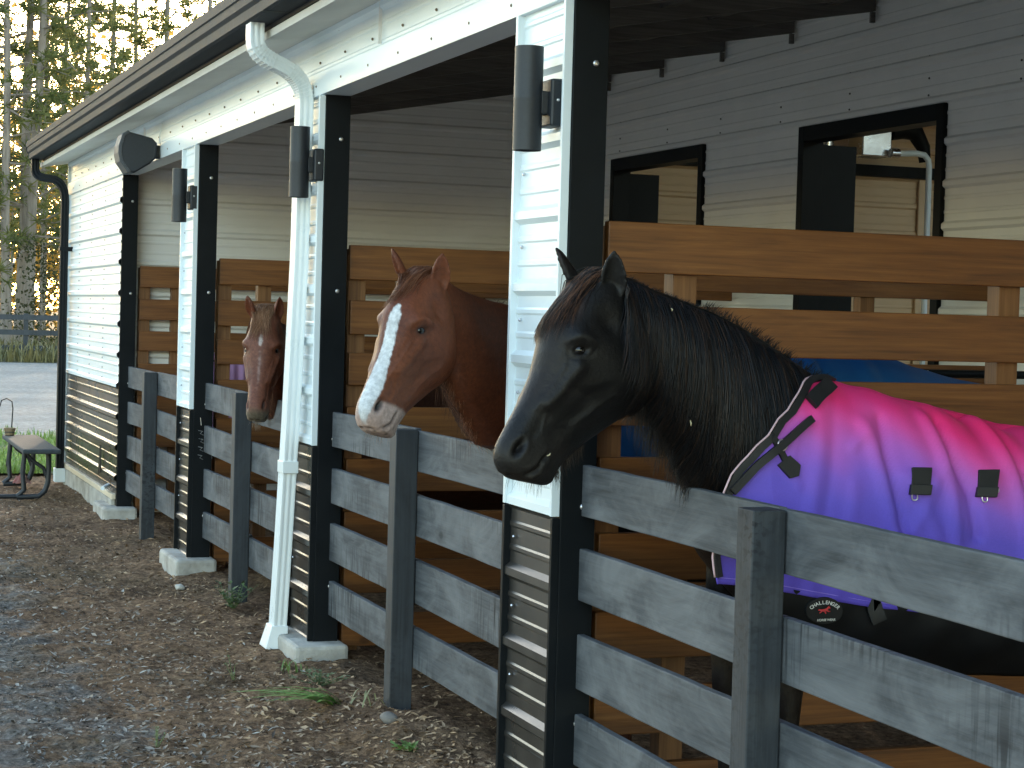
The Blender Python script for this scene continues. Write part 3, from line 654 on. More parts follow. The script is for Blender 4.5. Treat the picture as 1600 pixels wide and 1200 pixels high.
def tree(lab, x, u, h, r0, lean, seed, zlo=3.5, mat='needle', cl=150, br=2.6, nl=13, group='pines beyond the gravel yard', name='pine_tree', size=.26):
    r = random.Random(seed); t = thing(name, lab, 'tree', (x, u, 0), group); tr, cr = MB(), MB(); n = 12; P = []
    for i in range(n+1):
        s = i/n; P.append(Vector((x + lean*s*h*.1 + .16*noise.noise(Vector((s*3, seed, 0))), u + .12*noise.noise(Vector((s*3, seed, 5))), -.1 + h*s)))
    tr.tube(P, [r0*(1.25 if i == 0 else 1)*(1-.75*i/n) for i in range(n+1)], 10)
    def at(z): s = max(0, min(.999, z/h))*n; i = int(s); return P[i].lerp(P[i+1], s-i)
    nb = max(8, int(cl/6))
    for k in range(nb):
        z = zlo + (h-zlo)*((k+r.random())/nb); p = at(z); a = r.uniform(0, 2*PI); L = br*r.uniform(.45, 1.05)*(1-.55*max(0, (z-zlo)/(h-zlo))); rise = r.uniform(-.12, .45)
        q = [p + Vector((math.cos(a)*L*s, math.sin(a)*L*s, L*(rise*s - .22*s*s + .08*math.sin(s*5+k)))) for s in (0, .3, .6, 1)]
        tr.tube(q, [r0*.22, r0*.16, r0*.1, .012], 5)
        for c in range(6):
            s = .35 + .65*r.random(); i = min(2, int(s*3)); c0 = q[i].lerp(q[i+1], s*3-i) + Vector((r.gauss(0, .22), r.gauss(0, .22), r.gauss(.05, .16)))
            for j in range(nl):
                d = Vector((r.gauss(0, 1), r.gauss(0, 1), r.gauss(.25, .8))).normalized()*size*r.uniform(.6, 1.25); w = d.cross(Vector((r.gauss(0, 1), r.gauss(0, 1), r.gauss(0, 1)))).normalized()*size*(.14 if mat == 'needle' else .28)
                b0 = c0 + d*.15*r.random()
                if mat == 'needle': cr.add([b0-w*.5, b0+w*.5, b0+d+w*.25, b0+d-w*.25], [(0,1,2,3)])
                else: b0 = c0 + Vector((r.gauss(0, .3), r.gauss(0, .3), r.gauss(0, .25))); cr.add([b0, b0+d*.5+w, b0+d, b0+d*.5-w], [(0,1,2,3)])
    tr.build('trunk', M['bark'], t, smooth=40); cr.build('crown', M[mat], t)
def colx(px, u): return -2.30272 + u*math.tan(yaw + math.atan((px-800)/3003.36))
T = [ # pixel column only helps to choose where the pine stands; (column, distance, height, trunk radius, lean, lowest branch, label)
 (40, 63, 21, .19, .22, 5.2, 'thick dark pine trunk leaning right, standing above the downspout corner'),
 (127, 68, 22, .12, -.02, 6.5, 'slender pale pine trunk left of the gutter end'),
 (6, 62, 18, .17, -.12, 6.0, 'pale thick trunk nearest the left edge behind the far fence'),
 (30, 64, 19, .21, .10, 6.5, 'thick grey trunk rising close behind the far fence, beside the pale one'),
 (62, 78, 20, .15, 0, 6.2, 'mid-distance pine just right of the thick leaning pine'),
 (92, 74, 19, .13, .05, 5.6, 'thin pine between the leaning pine and the slender pale one'),
 (160, 72, 20, .15, .1, 6.8, 'bushy pine above the end of the gutter'),
 (205, 80, 21, .16, -.1, 7.2, 'tall pine second from the slender pale one along the roof edge'),
 (250, 74, 22, .17, 0, 8., 'dark full pine rising above the middle of the gutter'),
 (310, 80, 23, .18, .1, 9., 'pine highest along the roof edge near the top of the photo'),
 (365, 86, 22, .17, 0, 9., 'pine hidden low behind the roof beside the highest one'),
 (-60, 66, 20, .18, .1, 5., 'pine left of the photo edge'), (-150, 72, 21, .18, 0, 5., 'tall pine well left of the photo edge'), (-260, 64, 20, .2, 0, 5., 'thick pine far left of the photo edge'),
 (-400, 70, 21, .2, 0, 4., 'pine standing farthest left along the yard'), (-620, 66, 20, .2, 0, 4., 'pine alone at the far left end of the row'),
]
for i, (px_, u, h, r0, ln, zl, lab) in enumerate(T): tree(lab, colx(px_, u), u, h, r0, ln, 20+i, zl*.55, cl=310 if i < 11 else 170, br=3.3, nl=16, size=.36)
tree('yellow-leaved young tree glowing behind the pine trunks at the left edge', colx(14, 88), 88, 10, .10, 0, 61, 1.5, 'needle_y', 200, 2.8, 10, 'leafy trees behind the pines', 'young_tree', .22)
tree('orange-leaved tree low between the trunks and the downspout corner', colx(66, 92), 92, 8.5, .10, 0, 62, 1.5, 'needle_y', 200, 2.6, 10, 'leafy trees behind the pines', 'young_tree', .22)
tree('yellow leafy tree higher up left of the roof end', colx(110, 98), 98, 13, .10, 0, 63, 3.5, 'needle_y', 220, 3.2, 10, 'leafy trees behind the pines', 'young_tree', .24)
tree('dark evergreen shrub at the foot of the grey trunks', colx(62, 60.5), 60.5, 3.6, .05, 0, 64, .5, 'shrubleaf', 110, 1.1, 14, None, 'shrub', .13)
# the wood behind them, read as one mass
wd, wt = MB(), MB(); r = random.Random(77)
for k in range(46):
    x = r.uniform(-70, 75); u = r.uniform(98, 135); h = r.uniform(9, 17)
    wt.tube([(x, u, 0), (x+r.uniform(-.6, .6), u, h*.5), (x+r.uniform(-1, 1), u, h)], [.2, .15, .05], 6)
for k in range(64000):
    x = r.uniform(-75, 80); u = r.uniform(96, 138); z = abs(r.gauss(0, 1))*7.0 + (3 if noise.noise(Vector((x*.12, u*.1, 4))) > 0 else 0)
    if z > 20: continue
    d = Vector((r.gauss(0, 1), r.gauss(0, 1), r.gauss(0, .7))).normalized()*.5; w = Vector((r.gauss(0, 1), r.gauss(0, 1), r.gauss(0, 1))).cross(d).normalized()*.2
    c = Vector((x, u, z)); wd.add([c, c+d*.5+w, c+d, c+d*.5-w], [(0,1,2,3)])
o = wd.build('distant_wood', leafmat('wood_leaves', (.22,.15,.04), (.52,.32,.07)), origin=(0,0,0)); o['kind'] = 'stuff'
o = wt.build('distant_trunks', M['bark'], origin=(0,0,0)); o['kind'] = 'stuff'
# ------------------------------------------------------------------ horses: one body, carved once, then posed three times
# own frame of a horse: x runs from the nose (negative) to the tail, y across (negative = its left side), z up
HEAD = [(-.2950,1.7990,-.1974,1.7171,.050),(-.3550,1.7627,-.1408,1.5855,.082),(-.4155,1.7046,-.1255,1.4851,.098),(-.4635,1.6458,-.1340,1.4380,.103),(-.4880,1.5810,-.1750,1.3990,.096),
 (-.5080,1.5190,-.2350,1.3730,.083),(-.5330,1.4680,-.2920,1.3430,.072),(-.5610,1.4210,-.3420,1.3130,.064),(-.5930,1.3750,-.3840,1.2850,.058),(-.6220,1.3293,-.4130,1.2600,.057),
 (-.6340,1.2941,-.4330,1.2400,.055),(-.6250,1.2620,-.4450,1.2160,.050),(-.5960,1.2340,-.4700,1.2080,.040),(-.5446,1.2209,-.5027,1.2122,.016)]
NECK = [(-.2433,1.7893,-.1670,1.4825,.055),(-.1788,1.7757,-.1086,1.4103,.062),(-.0982,1.7493,-.0674,1.3587,.070),(.0111,1.7230,-.0103,1.2915,.080),(.1460,1.6884,.0322,1.2233,.092),
 (.2811,1.6356,.0819,1.1507,.115),(.4108,1.5700,.1518,1.0693,.150),(.5082,1.5150,.2322,.9810,.175),(.62,1.46,.36,.93,.185)]
TORSO = [(.13,1.16,1.00,.06),(.18,1.24,.95,.12),(.28,1.33,.86,.18),(.42,1.42,.74,.21),(.58,1.47,.65,.22),(.8,1.41,.63,.235),(1.1,1.34,.62,.245),(1.5,1.325,.62,.25),(1.9,1.37,.68,.25),(2.15,1.35,.78,.235),(2.35,1.25,.9,.18),(2.46,1.13,1.0,.09)]
def catmull(P, k=4):
    P = np.array(P, float); out = []
    for i in range(len(P)-1):
        a, b, c, d = P[max(i-1, 0)], P[i], P[i+1], P[min(i+2, len(P)-1)]
        for t in np.linspace(0, 1, k, endpoint=False): out.append(.5*(2*b + (c-a)*t + (2*a-5*b+4*c-d)*t*t + (3*b-a-3*c+d)*t**3))
    return np.array(out + [P[-1]])
def ring(fv, fz, bv, bz, w, back, flat, n=40):
    c = np.array([(fv+bv)/2, 0, (fz+bz)/2]); d = np.array([(fv-bv)/2, 0, (fz-bz)/2]); R = []
    for k in range(n):
        a = 2*PI*k/n; ca, sa = math.cos(a), math.sin(a)
        al = math.copysign(abs(ca)**(flat if ca > 0 else .9), ca); la = math.copysign(abs(sa)**.85, sa)*w
        if ca < 0: la *= 1 - back*abs(ca)**1.6
        R.append(tuple(c + d*al + np.array([0, la, 0])))
    return R
def horse_base():
    mb = MB(); S = catmull(HEAD, 4); n = len(S)
    mb.loft([ring(*s, .35 if i > 14 else .22, .80) for i, s in enumerate(S)])
    S = catmull(NECK, 4); mb.loft([ring(s[2], s[3], s[0], s[1], s[4], .42, .85) for s in S])
    R = []
    for v, zt, zb, w in catmull(TORSO, 4):
        zc, h = (zt+zb)/2, (zt-zb)/2; R.append([(v, w*math.copysign(abs(math.sin(a))**.9, math.sin(a))*(1-.18*max(0, math.cos(a))**2), zc+h*math.cos(a)) for a in [2*PI*k/44 for k in range(44)]])
    mb.loft(R)
    for s in (-1, 1):
        def leg(P): mb.loft([[(v+rv*math.cos(a), s*(y+ry*math.sin(a)), z) for a in [2*PI*k/20 for k in range(20)]] for v, y, z, rv, ry in [tuple(q) for q in catmull(P, 3)]])
        leg([(.40,.13,1.05,.13,.07),(.37,.14,.86,.095,.065),(.36,.145,.72,.068,.05),(.36,.145,.52,.048,.042),(.355,.145,.46,.045,.042),(.362,.145,.40,.034,.03),(.366,.145,.22,.028,.025),(.362,.145,.165,.036,.032),(.345,.145,.11,.03,.03),(.33,.145,.06,.045,.045),(.32,.145,.0,.058,.055)])
        leg([(2.12,.12,1.15,.22,.09),(2.10,.14,.95,.19,.095),(2.10,.145,.80,.13,.075),(2.20,.145,.62,.07,.05),(2.28,.145,.53,.055,.042),(2.26,.145,.44,.042,.034),(2.22,.145,.24,.032,.027),(2.205,.145,.17,.038,.034),(2.18,.145,.11,.032,.031),(2.16,.145,.06,.045,.045),(2.15,.145,.0,.058,.055)])
    # ears: cupped leaves of real thickness
    for b, t, o in (((-.292,-.060,1.705), (-.312,-.082,1.850), (-.55,-.8,.1)), ((-.305,.060,1.715), (-.388,.086,1.852), (-.75,.6,.15))):
        b, t, o = Vector(b), Vector(t), Vector(o).normalized(); ax = (t-b).normalized(); o = (o - ax*o.dot(ax)).normalized(); sd = ax.cross(o); R = []
        for q in np.linspace(0, 1, 15):
            w = float(np.interp(q, [0,.12,.35,.6,.8,.93,1], [.022,.030,.038,.034,.024,.012,.004])); c = b.lerp(t, q) - o*.006 + o*.010*math.sin(PI*q) 
            dep = w*.85; R.append([c + sd*w*math.sin(a) - o*dep*math.cos(a)*.9 for a in np.linspace(-1.75, 1.75, 14)] + [c + sd*(w-.0075)*math.sin(a) - o*(dep-.010)*math.cos(a)*.75*min(1, max(.0, (q-.08)*5)) + o*.001 for a in np.linspace(1.6, -1.6, 12)])
        mb.loft(R)
    me = bpy.data.meshes.new('horse'); me.from_pydata(mb.v, [], mb.f); ob = bpy.data.objects.new('horse', me); COL.objects.link(ob)
    bm = bmesh.new(); bm.from_mesh(me); bmesh.ops.recalc_face_normals(bm, faces=bm.faces); bm.to_mesh(me); bm.free()
    m = ob.modifiers.new('r', 'REMESH'); m.mode = 'VOXEL'; m.voxel_size = .0056
    m = ob.modifiers.new('s', 'SMOOTH'); m.factor = .5; m.iterations = 7
    out = bpy.data.meshes.new_from_object(ob.evaluated_get(bpy.context.evaluated_depsgraph_get()))
    bpy.data.objects.remove(ob); bpy.data.meshes.remove(me)
    n = len(out.vertices); co = np.empty(n*3); out.vertices.foreach_get('co', co); co = co.reshape(-1, 3)
    no = np.empty(n*3); out.vertices.foreach_get('normal', no); no = no.reshape(-1, 3)
    # extra smoothing of the trunk and neck joint, not of the ears and muzzle
    return out, co, no
HM, HC, HN = horse_base()
def surf_pt(v, z, side):
    m = (HC[:,1]*side > .004) & (np.abs(HC[:,0]-v) < .008) & (np.abs(HC[:,2]-z) < .008)
    i = np.where(m)[0]; return HC[i[np.argmax(HC[i,1]*side)]] if len(i) else np.array([v, side*.05, z])
head_w = sstep(-HC[:,0], .02, .12)                     # 1 on the head
def gauss(c, r, aniso=None):
    d = HC - c
    if aniso is not None: ax, k = np.array(aniso[0], float), aniso[1]; ax /= np.linalg.norm(ax); p = d@ax; d2 = (d**2).sum(1) - p*p + (p/k)**2
    else: d2 = (d**2).sum(1)
    return np.exp(-d2/(r*r))
def seg(P, r):
    best = np.full(len(HC), 1e9)
    for a, b in zip(P, P[1:]):
        a, b = np.array(a), np.array(b); ab = b-a; t = np.clip(((HC-a)@ab)/(ab@ab), 0, 1); best = np.minimum(best, ((HC-a-t[:,None]*ab)**2).sum(1))
    return np.exp(-best/(r*r))
disp = np.zeros(len(HC)); nostril = np.zeros(len(HC)); eyes = []; eyew = np.zeros(len(HC)); mouth = np.zeros(len(HC))
for s in (-1, 1):
    e = surf_pt(-.428, 1.583, s); eyes.append(e)
    d = np.linalg.norm(HC-e, axis=1); dz = HC[:,2]-e[2]
    dv_ = HC[:,0]-e[0]; de = np.sqrt(((dv_*.8+dz*.35)/1.0)**2*.62 + ((dz*.93-dv_*.25)/.62)**2*.62 + (HC[:,1]-e[1])**2); disp += .0022*np.exp(-((de-.0205)/.0055)**2) - .0095*np.exp(-(de/.0165)**2)
    disp += .0085*np.exp(-((d-.036)/.016)**2)*sstep(dz, .0, .03) - .0022*np.exp(-((de-.028)/.0035)**2)*sstep(-dz, -.01, .01)
    eyew = np.maximum(eyew, np.exp(-(de/.0205)**2))
    disp += .010*gauss(surf_pt(-.425, 1.626, s), .034, ((-.5,0,.3), 1.6)) - .014*gauss(surf_pt(-.335, 1.655, s), .032, ((-.3,0,.5), 1.3))
    disp += .011*seg([surf_pt(-.43, 1.525, s), surf_pt(-.475, 1.478, s), surf_pt(-.515, 1.435, s)], .020)
    disp += .009*gauss(surf_pt(-.27, 1.50, s), .085) - .009*seg([surf_pt(-.38, 1.43, s), surf_pt(-.43, 1.385, s), surf_pt(-.485, 1.345, s)], .034)
    disp -= .006*seg([surf_pt(-.515, 1.40, s), surf_pt(-.545, 1.365, s), surf_pt(-.56, 1.345, s)], .024)
    disp += .004*seg([surf_pt(-.36, 1.415, s), surf_pt(-.42, 1.36, s)], .014)
    disp -= .003*seg([surf_pt(-.445, 1.47, s), surf_pt(-.40, 1.45, s), surf_pt(-.34, 1.47, s)], .014)
    disp -= .0035*seg([surf_pt(-.19, 1.60, s), surf_pt(-.165, 1.52, s), surf_pt(-.15, 1.45, s)], .02)
    disp += .0026*seg([surf_pt(-.465, 1.535, s), surf_pt(-.495, 1.49, s), surf_pt(-.525, 1.45, s), surf_pt(-.545, 1.42, s)], .0055) + .0022*seg([surf_pt(-.30, 1.45, s), surf_pt(-.37, 1.40, s), surf_pt(-.43, 1.37, s), surf_pt(-.47, 1.37, s)], .006) + .0020*seg([surf_pt(-.52, 1.40, s), surf_pt(-.53, 1.36, s), surf_pt(-.555, 1.335, s)], .005)
    c = surf_pt(-.600, 1.316, s); g = gauss(c + np.array([.002,0,.004]), .0125, ((.60,0,.75), 1.9)); dd = np.sqrt(-np.log(np.maximum(g, 1e-12)))
    nostril = np.maximum(nostril, np.exp(-(dd/1.12)**4)); disp += -.022*np.exp(-(dd/.85)**2) - .004*gauss(c + np.array([-.010,0,-.014]), .020) + .0026*np.exp(-((dd-1.6)/.55)**2)*(.35+.65*sstep(HC[:,0]-c[0], -.012, .012))
    M_ = [surf_pt(-.502, 1.286, s), surf_pt(-.518, 1.272, s), surf_pt(-.540, 1.254, s), surf_pt(-.565, 1.240, s), np.array([-.605, s*.012, 1.238])]
    mg = seg(M_, .0058); mouth = np.maximum(mouth, mg); disp += -.007*mg + .003*seg([p + np.array([-.004,0,.014]) for p in M_], .009) + .0035*seg([p + np.array([.010,0,-.012]) for p in M_[:4]], .010)
for k, (a, b) in enumerate([((-.05,1.62),(.12,1.30)), ((.12,1.55),(.22,1.25))]):
    for s in (-1, 1): disp += .004*seg([surf_pt(a[0], a[1], s), surf_pt(b[0], b[1], s)], .05)
rn = np.array([noise.noise(Vector(p*7.)) for p in HC[:, :]]) if len(HC) < 400000 else 0
disp += .0026*rn + .0010*np.array([noise.noise(Vector(p*22.)) for p in HC])
HC = HC + HN*disp[:, None]
HM.vertices.foreach_set('co', HC.ravel()); HM.update()
no = np.empty(len(HC)*3); HM.vertices.foreach_get('normal', no); HN = no.reshape(-1, 3)
POLY = [tuple(p.vertices) for p in HM.polygons]
HB = BVHTree.FromPolygons([tuple(p) for p in HC], POLY)

class Pose:
    """bends the neck sideways (psi), nods the head, then sets the horse at its place"""
    def __init__(s, psi, nod, dv, uh, dz, sc=1., stretch=0., hump=0.):
        s.st = stretch; s.hump = hump; s.p = (psi, nod, dv, uh, dz, sc); s.vb, L = .62, .55
        s.ts = np.linspace(-.5, 2., 401); s.ph = psi*sstep(s.ts/L); dt = s.ts[1]-s.ts[0]
        cx = np.concatenate([[0], np.cumsum((np.cos(s.ph[1:])+np.cos(s.ph[:-1]))/2*dt)]); sy = np.concatenate([[0], np.cumsum((np.sin(s.ph[1:])+np.sin(s.ph[:-1]))/2*dt)])
        s.cx = cx - np.interp(0, s.ts, cx); s.sy = sy - np.interp(0, s.ts, sy)
    def __call__(s, P):
        if s.st: P = np.array(P, float); hw_ = s.hump*sstep(P[..., 0], .5, 1.1)*(1-sstep(P[..., 0], 1.3, 2.1))*sstep(P[..., 2], .8, 1.3); P[..., 0] += s.st*np.maximum(sstep(P[..., 0], -.05, .45), sstep(P[..., 0], .0, .12)*sstep(1.22-P[..., 2], 0, .14)); P[..., 2] += 1.35*hw_
        P = np.asarray(P, float); one = P.ndim == 1; P = np.atleast_2d(P); psi, nod, dv, uh, dz, sc = s.p
        v, r, z = P[:,0], P[:,1], P[:,2]; w = sstep((-.02-v)/.16); a = nod*w; c, q = np.cos(a), np.sin(a); a0, b0 = v+.15, z-1.60
        v2, z2 = -.15 + c*a0 - q*b0, 1.60 + q*a0 + c*b0
        t = s.vb - v2; ph = np.interp(t, s.ts, s.ph); X = np.where(t < -.5, v2, s.vb - np.interp(t, s.ts, s.cx)) - r*np.sin(ph); Y = -np.interp(t, s.ts, s.sy) + r*np.cos(ph)
        out = np.stack([.62+(X-.62)*sc+dv, Y*sc+uh, z2*sc+dz], 1); return out[0] if one else out
CAMP = np.array([-2.30272, 0, 1.66])
def mesh_attr(me, name, cols):
    at = me.color_attributes.new(name, 'FLOAT_COLOR', 'POINT'); at.data.foreach_set('color', np.hstack([cols, np.ones((len(cols), 1))]).ravel())
def coat(kind):
    n = len(HC); v, r, z = HC.T; nz = np.array([noise.noise(Vector(p*5.)) for p in HC]); nf = np.array([noise.noise(Vector(p*60.)) for p in HC])
    L = lambda c: np.tile(np.array(c, float), (n, 1))
    def mixc(a, b, w): w = np.clip(w, 0, 1)[:, None]; return a*(1-w)+b*w
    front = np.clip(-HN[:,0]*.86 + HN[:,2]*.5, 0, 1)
    muz = sstep(1.385 - z - .25*(v+.6), 0, .07)*head_w
    if kind == 'black':
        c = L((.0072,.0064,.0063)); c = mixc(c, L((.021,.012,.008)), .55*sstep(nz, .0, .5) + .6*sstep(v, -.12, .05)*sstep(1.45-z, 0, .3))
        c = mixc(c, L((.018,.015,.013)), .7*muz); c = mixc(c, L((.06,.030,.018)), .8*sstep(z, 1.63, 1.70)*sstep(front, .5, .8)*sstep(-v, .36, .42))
    elif kind == 'blaze':
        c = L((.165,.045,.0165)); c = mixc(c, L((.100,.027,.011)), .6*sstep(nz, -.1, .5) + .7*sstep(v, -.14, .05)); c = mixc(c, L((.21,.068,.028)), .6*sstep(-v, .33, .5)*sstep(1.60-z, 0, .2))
    else:
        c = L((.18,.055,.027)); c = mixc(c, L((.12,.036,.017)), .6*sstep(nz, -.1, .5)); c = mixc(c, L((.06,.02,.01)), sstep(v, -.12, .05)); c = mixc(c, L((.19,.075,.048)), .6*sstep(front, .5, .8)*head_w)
    if kind == 'blaze':
        c = mixc(c, L((.56,.40,.34)), sstep(muz + .25*nz, .62, .95)); c = mixc(c, L((.13,.10,.085)), .8*sstep(nz + .6*nf, .25, .6)*sstep(muz, .5, .9))
        hw = np.interp(z, [1.26,1.29,1.33,1.40,1.47,1.55,1.62,1.655,1.675], [.010,.021,.031,.030,.022,.021,.023,.012,-.02]); off = np.interp(z, [1.3,1.45,1.6], [-.008,-.006,-.004])
        w = sstep(hw - np.abs(r-off) + .0035*nf + .003*nz, -.0015, .0025)*sstep(front, .38, .6)*head_w*(v < -.38); c = mixc(c, L((.74,.74,.73)), w)
    if kind == 'star':
        c = mixc(c, L((.15,.12,.085)), sstep(1.31 - z - .15*(v+.6), 0, .05)*head_w); 
        w = sstep(.012 - np.hypot(r+.002, (z-1.635)*.45) + .004*nf, -.002, .003)*sstep(front, .4, .6); c = mixc(c, L((.55,.46,.42)), w*.8)
        w = sstep(.007 - np.hypot(r+.004, (z-1.50)*.10) + .006*nf, -.004, .006)*sstep(front, .4, .6); c = mixc(c, L((.40,.30,.27)), w*.45)
    c = mixc(c, L((.006,.005,.005)), nostril*.95); c = mixc(c, L((.010,.008,.008)), mouth*.75); c = mixc(c, L((.012,.010,.009)), eyew*.85)
    hoof = sstep(.055-z, 0, .01); c = mixc(c, L((.05,.045,.04)), hoof)
    c = c*(1 + .22*nf[:, None]); return np.clip(c, .002, 1)
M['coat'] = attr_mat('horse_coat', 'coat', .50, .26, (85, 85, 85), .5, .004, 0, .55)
M['hair'] = attr_mat('horse_hair', 'coat', .42, .24, (90, 90, 12), .1, .001, 0, .3)
M['eye'] = base('horse_eye', (.004,.003,.0025), .12, 0, .45)[0]
def hair(name, strands, cols, radii, parent, pose, mat=None):
    """strands: (n, k, 3) in the horse's own frame"""
    S = np.asarray(strands); n, k, _ = S.shape; P = pose(S.reshape(-1, 3)).reshape(n, k, 3)
    T = np.gradient(P, axis=1); T /= np.linalg.norm(T, axis=2, keepdims=True)+1e-9; A = np.cross(T, np.array([.31,.86,.4])); A /= np.linalg.norm(A, axis=2, keepdims=True)+1e-9; B = np.cross(T, A)
    taper = np.interp(np.linspace(0, 1, k), [0,.15,.7,1], [.8,1,.75,.12])[None, :, None]*np.asarray(radii)[:, None, None]
    V = np.stack([P + taper*(A*math.cos(a)+B*math.sin(a)) for a in (0, 2.094, 4.189)], 2).reshape(-1, 3)
    idx = np.arange(n*k*3).reshape(n, k, 3); F = []
    for j in range(3):
        a, b = idx[:, :-1, j], idx[:, :-1, (j+1) % 3]; c, d = idx[:, 1:, (j+1) % 3], idx[:, 1:, j]; F.append(np.stack([a, b, c, d], -1).reshape(-1, 4))
    F = np.concatenate(F); o0 = V.mean(0); me = bpy.data.meshes.new(name); me.from_pydata((V-o0).tolist(), [], F.tolist()); me.materials.append(mat or M['hair'])
    mesh_attr(me, 'coat', np.repeat(np.asarray(cols), k*3, axis=0)); return finish(name, me, o0, parent, True)
def on_side(v, z, side=-1):
    h = HB.ray_cast(Vector((v, side*1.2, z)), Vector((0, -side, 0)), 2.)
    return h[0] if h[0] is not None else None
NT = catmull(NECK, 6)
def crest(v): return float(np.interp(v, NT[:,0], NT[:,1]))
def mane(pose, root, n, cols, seed, side=-1, lens=None, friz=500, frl=.03):
    r = random.Random(seed); S, C, R = [], [], []; K = 11
    lens = lens or ([-.26,-.2,-.05,.1,.25,.4,.5,.56], [.25,.37,.46,.56,.50,.36,.17,.06])
    for i in range(n):
        v0 = r.uniform(-.27, .555); z0 = crest(v0); L = float(np.interp(v0, *lens))*r.uniform(.62, 1.08); f = r.uniform(-.05, .02); ph = r.uniform(0, 6); cl = noise.noise(Vector((v0*16, 0, seed)))
        base_r = r.uniform(-.022, .012)*-side; lift = r.uniform(.004, .014) + .016*max(0, cl); pts = []
        for j in range(K):
            s = j/(K-1); v = v0 + f*s*s + .012*cl*s + .004*math.sin(ph+s*5)*s; z = z0 - .012 + .014*math.sin(min(1, s*6)*PI)*.8 - L*s
            h = on_side(v, z, side) if s > .04 else None
            y = base_r if h is None else (h.y + side*(lift*(1+.3*s)) if s > .12 else base_r*(1-s/.12) + (h.y+side*lift)*s/.12)
            pts.append((v, y, z))
        S.append(pts); c = cols[0] if r.random() < .72 else cols[1]; k = r.uniform(.5, 1.9); C.append([q*k for q in c]); R.append(r.uniform(.0009, .0021))
    for i in range(friz):
        v0 = r.uniform(-.22, .56); z0 = crest(v0); L = frl*r.uniform(.5, 1.25)*(1 if v0 > .1 else .45); a = r.gauss(0, .5); b = r.gauss(.3, .5); pts = []
        for j in range(K):
            s = j/(K-1); pts.append((v0 + L*b*s, r.uniform(-.001, .001) + side*.012*s*abs(a), z0 - .012 + L*s*(1-.25*s) + .004*s))
        S.append(pts); C.append(list(cols[0])); R.append(r.uniform(.0006, .0011))
    return hair('mane', S, C, R, root, pose)
def forelock(pose, root, n, cols, seed, L0=.20, spread=.045, drift=0.):
    r = random.Random(seed); S, C, R = [], [], []; K = 9
    for i in range(n):
        y0 = r.gauss(0, .022); y1 = y0*1.0 + r.gauss(0, spread) + drift; L = L0*r.uniform(.45, 1.05); pts = []; lift = r.uniform(.003, .014); dirn = np.array([-.60, 0, -.80])
        p0 = np.array([-.275 + r.uniform(-.02, .02), y0, 1.805])
        for j in range(K):
            s = j/(K-1); p = p0 + np.array([-.075*min(1, s*2.2), 0, -.012*s]) + dirn*L*s; p[1] = y0*(1-s)+y1*s + .004*math.sin(s*7+i)
            h = HB.find_nearest(Vector(p)); q = h[0] + h[1]*lift*(1-.3*s) if j > 0 else Vector(p)
            if j == 1: q = q.lerp(Vector(p), .4)
            pts.append(tuple(q))
        S.append(pts); c = cols[0] if r.random() < .6 else cols[1]; k = r.uniform(.75, 1.3); C.append([q*k for q in c]); R.append(r.uniform(.0007, .0014))
    return hair('forelock', S, C, R, root, pose)
def fringe(name, pose, root, spots, n, L0, cols, seed, rad=.0006, down=(0, 0, -1)):
    """long winter hair and whiskers hanging from the lower edge"""
    r = random.Random(seed); S, C, R = [], [], []; K = 6
    P = np.array(spots, float); cum = np.concatenate([[0], np.cumsum(np.linalg.norm(np.diff(P, axis=0), axis=1))])
    for i in range(n):
        q = r.random()*cum[-1]; c = np.array([np.interp(q, cum, P[:, k]) for k in range(3)]); c[1] = r.gauss(c[1], .012)
        h = HB.find_nearest(Vector(c)); c = np.array(h[0]); d = (np.array(down)*1.0 + np.array(h[1])*.5 + np.array([r.gauss(0, .3), r.gauss(0, .3), 0])); d /= np.linalg.norm(d); L = L0*r.uniform(.3, 1.1)
        S.append([tuple(c - d*.003 + d*L*s + np.array([0, 0, -.25*L*s*s])) for s in np.linspace(0, 1, K)]); k = r.uniform(.7, 1.3); C.append([x*k for x in cols]); R.append(rad*r.uniform(.7, 1.2))
    return hair(name, S, C, R, root, pose)
def make_horse(label, kind, pose):
    base_pt = pose(np.array([1.2, 0, 0])); base_pt[2] = 0; root = thing('horse', label, 'horse', base_pt)
    P = pose(HC); o0 = P.mean(0); me = HM.copy(); me.name = 'horse_body'; me.vertices.foreach_set('co', (P-o0).ravel()); me.materials.clear(); me.materials.append(M['coat']); me.update()
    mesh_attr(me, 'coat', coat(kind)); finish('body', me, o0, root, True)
    for e, s in zip(eyes, (-1, 1)):
        c = np.array(e) + np.array([.005, -s*.0175, -.001]); m = MB(); m.sphere((0,0,0), .0205, 24, 16); V = pose(np.array(m.v) + c); m.v = [tuple(p) for p in V]; m.build('eye', M['eye'], root, smooth=True)
    S = []; r = random.Random(1)
    for i in range(160): S.append([(2.44 + .10*s**.6 + r.gauss(0, .006), r.gauss(0, .02)*(1+s), 1.17 - .75*s*r.uniform(.8, 1)) for s in np.linspace(0, 1, 8)])
    hair('tail', S, [[.02,.012,.009] if kind != 'black' else [.008,.008,.009]]*160, [.004]*160, root, pose)
    return root

